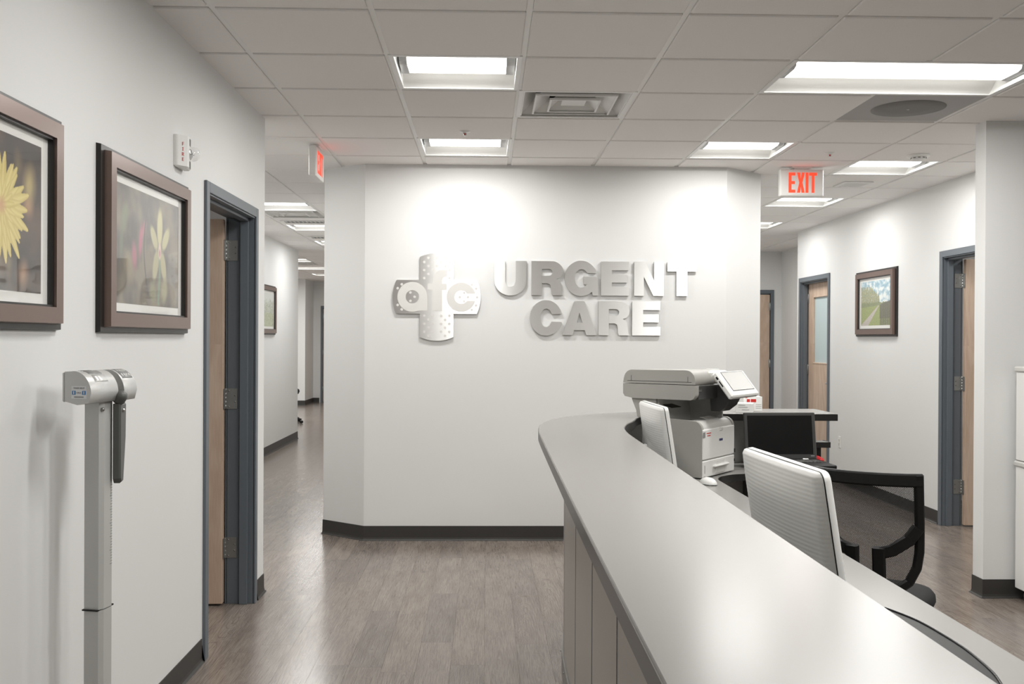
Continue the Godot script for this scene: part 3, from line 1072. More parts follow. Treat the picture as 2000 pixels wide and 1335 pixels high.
func build_sign() -> void:
	var face := 7.175
	var cap := 0.2475
	var rows := [["URGENT", 1.784, [0.059, 0.327, 0.568, 0.833, 1.075, 1.318], [0.232, 0.230, 0.244, 0.204, 0.216, 0.212]], ["CARE", 1.496, [0.317, 0.553, 0.817, 1.062], [0.232, 0.250, 0.226, 0.206]]]
	for row in rows:
		var word: String = row[0]
		for i in word.length():
			var ch := word[i]
			var p := letter(ch)
			var wmax := 0.0
			for q in p:
				wmax = maxf(wmax, q.x)
			var sc := PackedVector2Array()
			for q in p:
				sc.append(Vector2(q.x / wmax * row[3][i], q.y * cap))
			var o := thing("sign_letter", "raised brushed metal letter %s in the word %s on the sign wall" % [ch, word], "letter", V(row[2][i], row[1], face), 0.0, "raised metal letters on the sign wall")
			var st := start()
			prism(st, sc, 0.004, 0.0185, Transform3D.IDENTITY)
			part(o, "letter_body", done(st), M.letter_side)
			st = start()
			prism(st, sc, 0.0185, 0.0200, Transform3D.IDENTITY)
			part(o, "letter_face", done(st), M.brushed_metal)
	# the bandage cross
	var u := 0.0005566                # metres for one unit of the drawing
	var cx := 757.0
	var cy := 668.0
	var c := thing("cross_emblem", "brushed metal cross of two bandages with frosted letters afc on the sign wall", "emblem", V(-0.3585, 1.7665, face))
	var hw := 219.0 * u
	var e := 521.0 * u
	var b := 49.0 * u
	var rr := (hw * hw + b * b) / (2 * b)
	var ang := rad_to_deg(asin(hw / rr))
	var p := PackedVector2Array()
	p.append_array(arc(0, e + b - rr, rr, rr, 90 - ang, 90 + ang, 12))
	p.append(Vector2(-hw, hw))
	p.append_array(arc(-(e + b - rr), 0, rr, rr, 180 - ang, 180 + ang, 12))
	p.append(Vector2(-hw, -hw))
	p.append_array(arc(0, -(e + b - rr), rr, rr, 270 - ang, 270 + ang, 12))
	p.append(Vector2(hw, -hw))
	p.append_array(arc(e + b - rr, 0, rr, rr, -ang, ang, 12))
	p.append(Vector2(hw, hw))
	var st := start()
	prism(st, p, 0.004, 0.0165)
	part(c, "cross_body", done(st), M.letter_side)
	st = start()
	prism(st, p, 0.0165, 0.018)
	part(c, "cross_face", done(st), M.brushed_metal)
	var put := func(pts: PackedVector2Array) -> PackedVector2Array:
		var out := PackedVector2Array()
		for q in pts:
			out.append(Vector2((q.x - cx) * u, (cy - q.y) * u))
		return out
	# a
	var a := PackedVector2Array([Vector2(527, 848), Vector2(635, 848), Vector2(635, 668)])
	a.append_array(arc(441, 668, 194, 194, 0, -180, 24))
	a.append_array(arc(441, 668, 194, 194, 180, 118, 8))
	a.append_array(arc(441, 668, 87, 87, 118, 477.6, 26))
	a.append_array(arc(441, 668, 194, 194, 117.6, 66, 8))
	st = start()
	prism(st, put.call(a), 0.018, 0.0188)
	part(c, "letter_a", done(st), M.frosted_vinyl)
	var f := PackedVector2Array([Vector2(705, 850), Vector2(705, 575), Vector2(637, 575), Vector2(637, 495), Vector2(705, 495), Vector2(707, 440), Vector2(722, 390), Vector2(750, 345), Vector2(790, 320), Vector2(840, 312), Vector2(892, 314), Vector2(892, 402), Vector2(862, 404), Vector2(838, 415), Vector2(828, 440), Vector2(826, 495), Vector2(886, 495), Vector2(886, 575), Vector2(826, 575), Vector2(826, 850)])
	st = start()
	prism(st, put.call(f), 0.018, 0.0188)
	part(c, "letter_f", done(st), M.frosted_vinyl)
	var cc := arc(1075, 668, 190, 190, 14.5, 345.5, 36)
	cc.append_array(arc(1075, 668, 88, 88, 328, 32, 24))
	st = start()
	prism(st, put.call(cc), 0.018, 0.0188)
	part(c, "letter_c", done(st), M.frosted_vinyl)
	st = start()
	for q in [[648, 162], [593, 215], [703, 215], [648, 267], [593, 320], [703, 320], [648, 372], [593, 424], [757, 163], [865, 162], [920, 213], [865, 265], [811, 215], [757, 267], [920, 318], [920, 422],
		[597, 913], [705, 913], [815, 913], [922, 913], [652, 965], [867, 965], [597, 1017], [705, 1017], [815, 1017], [922, 1017], [652, 1068], [867, 1068], [597, 1120], [705, 1120], [815, 1120], [922, 1120], [652, 1173], [867, 1173],
		[303, 507], [250, 558], [250, 775], [303, 832], [415, 613], [470, 668], [415, 722], [1213, 507], [1268, 558], [1268, 775], [1213, 832], [1113, 613], [1058, 668], [1163, 668], [1280, 668], [1113, 722]]:
		prism(st, put.call(arc(q[0], q[1], 17, 17, 0, 345, 11)), 0.018, 0.0187)
	part(c, "vent_dot_pattern", done(st), M.frosted_vinyl).set_meta("kind", "stuff")

# ------------------------------------------------------------------ pictures
func dahlia_image() -> Image:
	var w := 360
	var h := 224
	var im := Image.create(w, h, false, Image.FORMAT_RGB8)
	var nz := noise(71, 0.012, 3)
	var bok := []
	rng.seed = 5
	for k in 16:
		bok.append([Vector2(rng.randf() * w, rng.randf() * h), rng.randf_range(12, 40), rng.randf()])
	for y in h:
		for x in w:
			var n := nz.get_noise_2d(x, y)
			var c := srgb(58, 52, 50).lerp(srgb(96, 78, 66), clampf(0.5 + n, 0, 1))
			for b in bok:
				var q: Vector2 = b[0]
				var dd: float = Vector2(x - q.x, (y - q.y) * 0.55).length() / b[1]
				if dd < 1.0:
					c = c.lerp(srgb(176, 132, 92) if b[2] < 0.5 else srgb(196, 176, 110), 0.55 * (1 - dd) * b[2])
			im.set_pixel(x, y, c)
	blob(im, Vector2(322, 66), Vector2(26, 46), 0.1, srgb(206, 186, 120), 0.8, 0.8)
	blob(im, Vector2(318, 96), Vector2(24, 24), 0.0, srgb(196, 150, 112), 0.8, 0.7)
	blob(im, Vector2(304, 196), Vector2(20, 30), 0.2, srgb(190, 150, 116), 0.8, 0.7)
	# petals in three rings round the flower's heart
	var ctr := Vector2(240, 104)
	for ring in 3:
		var len: float = [84.0, 68.0, 44.0][ring]
		var cnt: int = [22, 20, 16][ring]
		for k in cnt:
			var a := TAU * (k + 0.37 * ring) / cnt + rng.randf_range(-0.09, 0.09)
			var l := len * rng.randf_range(0.82, 1.08)
			var dirv := Vector2(cos(a), sin(a))
			var nrm := Vector2(-dirv.y, dirv.x)
			var tone := rng.randf_range(0.0, 1.0)
			for i in int(l * 1.6):
				var s := i / (l * 1.6)
				var hw := 8.0 * pow(sin(PI * pow(s, 0.75)), 0.55) * (1.0 - 0.22 * ring)
				for j in range(-14, 15):
					var t := j / 14.0
					var pt := ctr + dirv * s * l + nrm * t * hw
					if pt.x >= 0 and pt.y >= 0 and pt.x < w and pt.y < h:
						var c := srgb(232, 216, 146).lerp(srgb(206, 186, 106), absf(t) * 0.7 + 0.3 * tone)
						c = c.lerp(srgb(206, 150, 116), clampf(0.8 - s * 1.9, 0, 0.7))
						im.set_pixel(int(pt.x), int(pt.y), c)
	return im

func blob(im: Image, ctr: Vector2, r: Vector2, a: float, c: Color, soft: float, op := 1.0) -> void:
	var R := maxf(r.x, r.y) + 2
	for y in range(maxi(0, int(ctr.y - R)), mini(im.get_height(), int(ctr.y + R))):
		for x in range(maxi(0, int(ctr.x - R)), mini(im.get_width(), int(ctr.x + R))):
			var q := (Vector2(x, y) - ctr).rotated(-a) / r
			var l := q.length()
			if l < 1.0:
				im.set_pixel(x, y, im.get_pixel(x, y).lerp(c, op * clampf((1.0 - l) / soft, 0, 1)))

func orchid_image() -> Image:
	var w := 360
	var h := 224
	var im := Image.create(w, h, false, Image.FORMAT_RGB8)
	var nz := noise(81, 0.01, 3)
	for y in h:
		for x in w:
			var n := nz.get_noise_2d(x, y)
			im.set_pixel(x, y, srgb(74, 68, 62).lerp(srgb(128, 116, 96), clampf(0.5 + n * 1.2, 0, 1)))
	for q in [[46, 60, 22, 40, 0.3, 118, 126, 92], [70, 150, 30, 44, -0.4, 146, 130, 100], [130, 96, 14, 44, 0.2, 196, 92, 128], [96, 128, 18, 36, -0.2, 186, 96, 120], [150, 70, 12, 26, 0.5, 190, 110, 130], [30, 110, 14, 40, 0.1, 104, 112, 88]]:
		blob(im, Vector2(q[0], q[1]), Vector2(q[2], q[3]), q[4], srgb(q[5], q[6], q[7]), 0.6, 0.8)
	for k in 46:
		blob(im, Vector2(170 - 22 * sin(k / 14.0), 20 + k * 4), Vector2(4, 5), 0, srgb(70, 66, 58), 0.5)
		blob(im, Vector2(236 + 4 * sin(k / 9.0), 120 + k * 2.2), Vector2(8, 5), 0, srgb(120, 148, 120), 0.5, 0.6)
	var c := srgb(206, 200, 150)
	blob(im, Vector2(240, 60), Vector2(20, 48), 0.05, c, 0.35)
	blob(im, Vector2(276, 80), Vector2(17, 38), 0.75, c.darkened(0.05), 0.35)
	blob(im, Vector2(206, 84), Vector2(17, 36), -0.75, c.darkened(0.08), 0.35)
	blob(im, Vector2(262, 138), Vector2(19, 40), -0.35, c.darkened(0.12), 0.35)
	blob(im, Vector2(216, 138), Vector2(19, 42), 0.35, c.darkened(0.15), 0.35)
	blob(im, Vector2(240, 108), Vector2(11, 22), 0, srgb(222, 196, 180), 0.4)
	blob(im, Vector2(240, 112), Vector2(5, 10), 0, srgb(184, 110, 116), 0.5)
	blob(im, Vector2(268, 190), Vector2(24, 34), 0.3, c.darkened(0.25), 0.5)
	blob(im, Vector2(200, 196), Vector2(26, 30), -0.4, c.darkened(0.35), 0.5)
	return im

func lane_image() -> Image:
	var w := 360
	var h := 224
	var im := Image.create(w, h, false, Image.FORMAT_RGB8)
	var nz := noise(91, 0.02, 4)
	var leaf := noise(93, 0.14, 3)
	for y in h:
		for x in w:
			var n := nz.get_noise_2d(x, y * 1.6)
			var c := srgb(140, 178, 196).lerp(srgb(232, 236, 234), clampf(0.55 + n * 1.3 + (y - 40) * 0.004, 0, 1))
			var lf := leaf.get_noise_2d(x, y)
			# trees on the left, thinning to the right
			var top := 30.0 + 0.0018 * pow(maxf(0, x - 60), 2) + 26 * nz.get_noise_2d(x * 3.0, 500)
			if y > top and x < 230 and lf > -0.32:
				c = srgb(104, 106, 68).lerp(srgb(178, 176, 128), clampf(0.5 + lf * 1.3, 0, 1))
			if y > 108 + 8 * nz.get_noise_2d(x * 2.0, 900) and lf > -0.5:
				c = srgb(96, 106, 70).lerp(srgb(150, 156, 104), clampf(0.5 + lf, 0, 1))
			if y > 132 - 0.04 * x:
				c = srgb(126, 140, 74).lerp(srgb(170, 176, 108), clampf(0.5 + lf, 0, 1))
				var s := (y - 118) / 106.0
				var px := 232 - 190 * s
				var hw := 3 + 46 * s
				if absf(x - px) < hw:
					c = srgb(176, 166, 156).lerp(srgb(200, 194, 188), clampf(0.5 + lf, 0, 1))
			# the post fence on the right
			if x > 232 and y > 122 - (x - 232) * 0.16:
				if fposmod(x * (1.0 + (x - 232) * 0.002), 22.0) < 13.0:
					c = srgb(52, 47, 44).lerp(srgb(92, 82, 72), clampf(0.5 + lf * 1.2, 0, 1))
				elif y < 190:
					c = c.lerp(srgb(92, 92, 66), 0.6)
			im.set_pixel(x, y, c)
	return im

func meadow_image() -> Image:
	var w := 180
	var h := 112
	var im := Image.create(w, h, false, Image.FORMAT_RGB8)
	var leaf := noise(95, 0.08, 3)
	for y in h:
		for x in w:
			var lf := leaf.get_noise_2d(x, y)
			var c := srgb(214, 218, 214)
			if y > 26 + 20 * leaf.get_noise_2d(x, 300) and lf > -0.2:
				c = srgb(128, 138, 112).lerp(srgb(186, 192, 172), clampf(0.5 + lf, 0, 1))
			if y > 66:
				c = srgb(146, 158, 116).lerp(srgb(188, 192, 158), clampf(0.5 + lf, 0, 1))
			im.set_pixel(x, y, c)
	return im

# origin at the wall, mid-picture; local z points into the room
func framed(label: String, at: Vector3, turn: float, im: Image) -> void:
	var o := thing("framed_picture", label, "picture", at, turn, "framed prints on the walls")
	var ring := func(w: float, h: float, bw: float, z0: float, z1: float, bev: float) -> ArrayMesh:
		var st := start()
		for s in [-1.0, 1.0]:
			# mitred lengths
			for v in 2:
				var L := (w if v == 0 else h) / 2
				var E: float = (h if v == 0 else w) / 2 * s
				var I: float = E - s * bw
				var Li := L - bw
				var q := []
				for z in [[E, L, z0], [E - s * bev, L - bev, z1], [I + s * bev * 0.5, Li + bev * 0.5, z1], [I, Li, z0]]:
					q.append(z)
				for k in 3:
					var a: Array = q[k]
					var b: Array = q[k + 1]
					var P := func(t: Array, sg: float) -> Vector3:
						return Vector3(t[1] * sg, t[0], t[2]) if v == 0 else Vector3(t[0], t[1] * sg, t[2])
					var outw := Vector3(0, s, 0) if v == 0 else Vector3(s, 0, 0)
					var hint: Vector3 = [outw + Vector3(0, 0, 0.2), Vector3.BACK, -outw + Vector3(0, 0, 0.2)][k]
					quad(st, P.call(a, -1.0), P.call(a, 1.0), P.call(b, 1.0), P.call(b, -1.0), hint)
		return done(st)
	part(o, "back_moulding", ring.call(0.955, 0.622, 0.062, 0.0, 0.016, 0.003), M.frame_black, "black back step of the frame")
	part(o, "front_moulding", ring.call(0.888, 0.588, 0.052, 0.014, 0.038, 0.004), M.frame_brown, "satin dark brown frame")
	part(o, "inner_lip", ring.call(0.790, 0.490, 0.008, 0.014, 0.030, 0.001), M.frame_black)
	part(o, "mount_board", box(Vector3(0, 0, 0.012), Vector3(0.80, 0.50, 0.003)), M.mat_board)
	var st := start()
	quad(st, Vector3(-0.345, -0.2075, 0.0142), Vector3(0.345, -0.2075, 0.0142), Vector3(0.345, 0.2075, 0.0142), Vector3(-0.345, 0.2075, 0.0142), Vector3.BACK)
	var pm := StandardMaterial3D.new()
	pm.albedo_texture = tex(im)
	pm.roughness = 0.6
	part(o, "print", done(st), pm)
	st = start()
	quad(st, Vector3(-0.394, -0.244, 0.018), Vector3(0.394, -0.244, 0.018), Vector3(0.394, 0.244, 0.018), Vector3(-0.394, 0.244, 0.018), Vector3.BACK)
	part(o, "glass_pane", done(st), M.picture_glass)

func build_pictures() -> void:
	framed("brown framed print of a yellow dahlia flower on the wall above the scale", V(-1.28, 1.797, 2.495), PI / 2, dahlia_image())
	framed("brown framed print of a pale orchid on the wall between dahlia print and open door", V(-1.28, 1.793, 3.745), PI / 2, orchid_image())
	framed("brown framed print of a country lane with a post fence", V(3.63, 1.815, 9.085), -PI / 2, lane_image())
	framed("brown framed print of a pale green meadow on the corridor wall beyond the open door", V(-2.73, 1.81, 12.33), PI / 2, meadow_image())

# ------------------------------------------------------------------ ceiling fittings
func diffuser(k: int, r: int, label: String) -> void:
	var x := GX + (k + 0.5) * TILE
	var d := GD + (r + 0.5) * TILE
	used[Vector2i(k, r)] = true
	var t := thing("air_diffuser", label, "vent", V(x, TEE, d), 0.0, "square air diffusers in the ceiling")
	var H := TILE / 2 - 0.002
	var st := start()
	for s in [-1.0, 1.0]:
		cbox(st, Vector3(0, -0.002, s * (H - 0.012)), Vector3(H * 2, 0.006, 0.024), 0.001)
		cbox(st, Vector3(s * (H - 0.012), -0.002, 0), Vector3(0.024, 0.006, H * 2 - 0.048), 0.001)
	part(t, "frame", done(st), M.vent_white)
	part(t, "neck", box(Vector3(0, 0.122, 0), Vector3(0.56, 0.02, 0.56)), M.vent_dark)
	for c in [[0.282, 0.20, 0.0, 0.085], [0.215, 0.125, -0.004, 0.06], [0.135, 0.065, -0.008, 0.05]]:
		st = start()
		var sides := [Vector3(1, 0, 0), Vector3(0, 0, 1), Vector3(-1, 0, 0), Vector3(0, 0, -1)]
		for n in sides:
			var tn := Vector3(-n.z, 0, n.x)
			var lo: float = c[0]
			var li: float = c[1]
			var r0: Vector3 = Vector3.UP * c[2]
			var r1: Vector3 = Vector3.UP * c[3]
			# flared cone and its flat rim
			quad(st, n * lo - tn * lo + r0, n * lo + tn * lo + r0, n * li + tn * li + r1, n * li - tn * li + r1, -n - Vector3.UP)
			var ri := lo - 0.010
			quad(st, n * lo - tn * lo + r0 + Vector3.DOWN * 0.001, n * lo + tn * lo + r0 + Vector3.DOWN * 0.001, n * ri + tn * ri + r0 + Vector3.DOWN * 0.001, n * ri - tn * ri + r0 + Vector3.DOWN * 0.001, Vector3.DOWN)
			quad(st, n * lo - tn * lo + r0 + Vector3.DOWN * 0.001, n * lo + tn * lo + r0 + Vector3.DOWN * 0.001, n * lo + tn * lo + r0 + Vector3.UP * 0.01, n * lo - tn * lo + r0 + Vector3.UP * 0.01, n)
		part(t, "louvre_ring", done(st), M.vent_white)
	part(t, "centre_plate", box(Vector3(0, 0.012, 0), Vector3(0.13, 0.006, 0.13), 0.002), M.vent_white)

func grille(x: float, d: float, w: float, l: float, label: String) -> void:
	var t := thing("ceiling_grille", label, "vent", V(x, CEIL, d), 0.0, "small slotted grilles in the ceiling")
	var st := start()
	for s in [-1.0, 1.0]:
		cbox(st, Vector3(0, -0.005, s * (l / 2 - 0.014)), Vector3(w, 0.010, 0.028), 0.003)
		cbox(st, Vector3(s * (w / 2 - 0.014), -0.005, 0), Vector3(0.028, 0.010, l - 0.056), 0.003)
	part(t, "frame", done(st), M.vent_white)
	part(t, "backing", box(Vector3(0, -0.001, 0), Vector3(w - 0.05, 0.002, l - 0.05)), M.vent_dark)
	var n := 10
	for k in n:
		var zx := -w / 2 + 0.028 + (w - 0.056) * (k + 0.5) / n
		part(t, "slat", box(Vector3(zx, -0.006, 0), Vector3(0.003, 0.012, l - 0.056), 0.0, Basis(Vector3.BACK, 0.5)), M.vent_white)

func exit_sign(at: Vector3, turn: float, label: String) -> void:
	var t := thing("exit_sign", label, "sign", at, turn, "hanging exit signs")
	var st := start()
	cbox(st, Vector3(0, -0.004, 0), Vector3(0.15, 0.012, 0.06), 0.003)
	cbox(st, Vector3(0, -0.014, 0), Vector3(0.11, 0.012, 0.034), 0.003)
	part(t, "canopy", done(st), M.white_plastic)
	part(t, "housing", box(Vector3(0, -0.115, 0), Vector3(0.318, 0.193, 0.046), 0.004), M.white_plastic)
	part(t, "face_plate", box(Vector3(0, -0.115, 0.0235), Vector3(0.300, 0.176, 0.002), 0.0005), M.white_plastic)
	var hgt := 0.146
	var s := 0.0215
	var y0 := -0.115 - hgt / 2
	var shapes := {
		"letter_e": [Vector2(-0.098, 0), [Vector2(0, 0), Vector2(0, hgt), Vector2(0.050, hgt), Vector2(0.050, hgt - s), Vector2(s, hgt - s), Vector2(s, hgt / 2 + s / 2), Vector2(0.046, hgt / 2 + s / 2), Vector2(0.046, hgt / 2 - s / 2), Vector2(s, hgt / 2 - s / 2), Vector2(s, s), Vector2(0.050, s), Vector2(0.050, 0)]],
		"letter_x": [Vector2(-0.037, 0), [Vector2(0, 0), Vector2(0.0165, hgt / 2), Vector2(0, hgt), Vector2(0.023, hgt), Vector2(0.0285, hgt * 0.68), Vector2(0.034, hgt), Vector2(0.057, hgt), Vector2(0.0405, hgt / 2), Vector2(0.057, 0), Vector2(0.034, 0), Vector2(0.0285, hgt * 0.32), Vector2(0.023, 0)]],
		"letter_i": [Vector2(0.026, 0), [Vector2(0, 0), Vector2(0, hgt), Vector2(s, hgt), Vector2(s, 0)]],
		"letter_t": [Vector2(0.052, 0), [Vector2(0.0185, 0), Vector2(0.0185, hgt - s), Vector2(0, hgt - s), Vector2(0, hgt), Vector2(0.057, hgt), Vector2(0.057, hgt - s), Vector2(0.0385, hgt - s), Vector2(0.0385, 0)]]}
	for key in shapes:
		st = start()
		prism(st, PackedVector2Array(shapes[key][1]), 0.0235, 0.0258, Transform3D(Basis.IDENTITY, Vector3(shapes[key][0].x, y0, 0)))
		part(t, key, done(st), M.exit_red_light, "glowing red letter")
	var l := AreaLight3D.new()
	l.name = "glow"
	t.add_child(l)
	l.position = Vector3(0, -0.085, 0.030)
	l.rotation = Vector3(0.9, PI, 0)
	l.area_size = Vector2(0.2, 0.06)
	l.light_energy = 0.003
	l.light_color = Color(1.0, 0.2, 0.12)
	l.area_range = 12.0
	l.shadow_enabled = true

func sprinkler(x: float, d: float, label: String) -> void:
	var t := thing("sprinkler", label, "sprinkler", V(x, CEIL, d), 0.0, "ceiling sprinkler heads")
	var st := start()
	lathe(st, [Vector2(0.036, 0.001), Vector2(0.034, -0.004), Vector2(0.018, -0.010), Vector2(0.010, -0.012), Vector2(0.0, -0.013)], 20)
	part(t, "escutcheon", done(st), M.white_plastic)
	st = start()
	for s in [-1.0, 1.0]:
		tube(st, [Vector3(s * 0.008, -0.008, 0), Vector3(s * 0.010, -0.016, 0), Vector3(0, -0.026, 0)], 0.002, 6)
	lathe(st, [Vector2(0.0, -0.025), Vector2(0.012, -0.026), Vector2(0.012, -0.0275), Vector2(0.0, -0.028)], 14)
	part(t, "deflector", done(st), M.white_plastic)
	st = start()
	lathe(st, [Vector2(0.0, -0.025), Vector2(0.005, -0.023), Vector2(0.005, -0.013), Vector2(0.0, -0.011)], 10)
	part(t, "glass_bulb", done(st), M.red_plastic, "red glass bulb")

func build_fittings() -> void:
	diffuser(3, 2, "white square air diffuser with nested louvre rings between the large ceiling lights")
	diffuser(-1, 10, "white square air diffuser in the meadow-print corridor ceiling beyond a square light")
	diffuser(-3, 21, "white square air diffuser in the farthest part of the meadow-print corridor")
	used[Vector2i(6, 2)] = true
	var t := thing("ceiling_speaker", "grey square ceiling panel with a round speaker grille beside the long light", "speaker", V(GX + 6.5 * TILE, TEE, GD + 2.5 * TILE))
	part(t, "plate", box(Vector3(0, 0.004, 0), Vector3(TILE - 0.006, 0.008, TILE - 0.006), 0.002), M.speaker_plate)
	var st := start()
	lathe(st, [Vector2(0.195, 0.002), Vector2(0.193, -0.002), Vector2(0.10, -0.004), Vector2(0.0, -0.005)], 40)
	part(t, "round_grille", done(st), M.speaker_mesh, "darker round perforated grille")
	st = start()
	lathe(st, [Vector2(0.008, -0.004), Vector2(0.006, -0.008), Vector2(0, -0.009)], 10)
	part(t, "centre_screw", done(st), M.steel)
	grille(2.945, 7.87, 0.235, 0.26, "small white slotted grille in the ceiling behind the hanging exit sign")
	grille(-1.97, 10.78, 0.50, 0.24, "white slotted grille next beyond the corridor air diffuser")
	grille(-1.97, 12.45, 0.50, 0.24, "white slotted grille between the two farther corridor lights")
	exit_sign(V(2.288, CEIL, 7.14), 0.0, "white exit sign with red letters facing the counter, over the lane-print corridor")
	exit_sign(V(-1.125, CEIL, 6.55), PI / 2, "white exit sign with red letters turned edge-on at the mouth of the meadow-print corridor")
	sprinkler(-0.135, 6.005, "small sprinkler head between the two square lights before the sign wall")
	sprinkler(2.30, 6.569, "small sprinkler head before the exit sign by the lane-print corridor")
	var s := thing("smoke_detector", "round white smoke detector on the ceiling beside a square light", "smoke detector", V(2.924, CEIL, 6.62))
	st = start()
	lathe(st, [Vector2(0.072, 0.0), Vector2(0.074, -0.008), Vector2(0.068, -0.014), Vector2(0.05, -0.016)], 28)
	part(s, "base_plate", done(st), M.white_plastic)
	st = start()
	lathe(st, [Vector2(0.05, -0.016), Vector2(0.048, -0.030), Vector2(0.042, -0.036), Vector2(0.030, -0.040), Vector2(0.0, -0.042)], 28)
	part(s, "sensor_cap", done(st), M.white_plastic)
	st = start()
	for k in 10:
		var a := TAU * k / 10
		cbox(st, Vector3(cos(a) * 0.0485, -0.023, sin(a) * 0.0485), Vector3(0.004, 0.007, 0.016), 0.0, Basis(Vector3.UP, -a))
	part(s, "vent_slot_shade_ring", done(st), M.vent_dark).set_meta("kind", "stuff")  # grey blocks coloured for the shade inside the vent openings

# ------------------------------------------------------------------ things on the left wall
func text(parent: Node, called: String, words: String, size: float, xf: Transform3D, m: Material, deep := 0.0008) -> void:
	var f := SystemFont.new()
	f.font_names = PackedStringArray(["Droid Sans"])
	f.font_weight = 700
	var tm := TextMesh.new()
	tm.text = words
	tm.font = f
	tm.font_size = 32
	tm.pixel_size = size / 32.0
	tm.depth = deep
	var o := part(parent, called, tm, m)
	o.transform = xf

func build_strobe() -> void:
	var t := thing("fire_alarm_strobe", "silver white fire alarm strobe with red lettering on the wall above the open door", "fire alarm", V(-1.28, 2.232, 4.135), PI / 2)
	var st := start()
	# rounded body: profile in x (along the wall) and z (out of the wall), pushed along y
	var up := Transform3D(Basis(Vector3(1, 0, 0), Vector3(0, 0, 1), Vector3(0, -1, 0)), Vector3.ZERO)
	var prof := PackedVector2Array([Vector2(-0.064, 0.0), Vector2(-0.064, 0.012), Vector2(-0.060, 0.017), Vector2(-0.020, 0.043), Vector2(-0.012, 0.045), Vector2(0.05, 0.036), Vector2(0.062, 0.028), Vector2(0.062, 0.0)])
	prism(st, prof, -0.066, 0.066, up, false, 0.006)
	part(t, "body", done(st), M.white_plastic)
	for k in 4:
		text(t, "letter_" + ["f", "i", "r", "e"][k], "FIRE"[k], 0.020, Transform3D(Basis(Vector3.UP, -0.576), Vector3(-0.0405, 0.030 - k * 0.021, 0.0300)), M.red_ink)
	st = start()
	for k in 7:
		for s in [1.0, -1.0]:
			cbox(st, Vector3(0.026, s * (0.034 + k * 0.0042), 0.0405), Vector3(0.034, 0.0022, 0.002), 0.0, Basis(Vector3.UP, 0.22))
	part(t, "sounder_slot_shade_field", done(st), M.vent_dark).set_meta("kind", "stuff")  # raised grey strips stand in for the shade of open slots
	st = start()
	var xf := Transform3D(Basis(Vector3.RIGHT, PI / 2), Vector3(0.03, 0.0, 0.038))
	lathe(st, [Vector2(0.031, 0.0), Vector2(0.031, 0.014), Vector2(0.027, 0.028), Vector2(0.016, 0.038), Vector2(0.0, 0.041)], 22, xf)
	part(t, "clear_dome", done(st), M.clear_dome, "clear strobe dome")
	st = start()
	lathe(st, [Vector2(0.024, 0.001), Vector2(0.018, 0.006), Vector2(0.0, 0.004)], 18, xf)
	cbox(st, Vector3(0.03, 0, 0.050), Vector3(0.030, 0.007, 0.007), 0.002)
	part(t, "flash_lamp", done(st), M.steel)

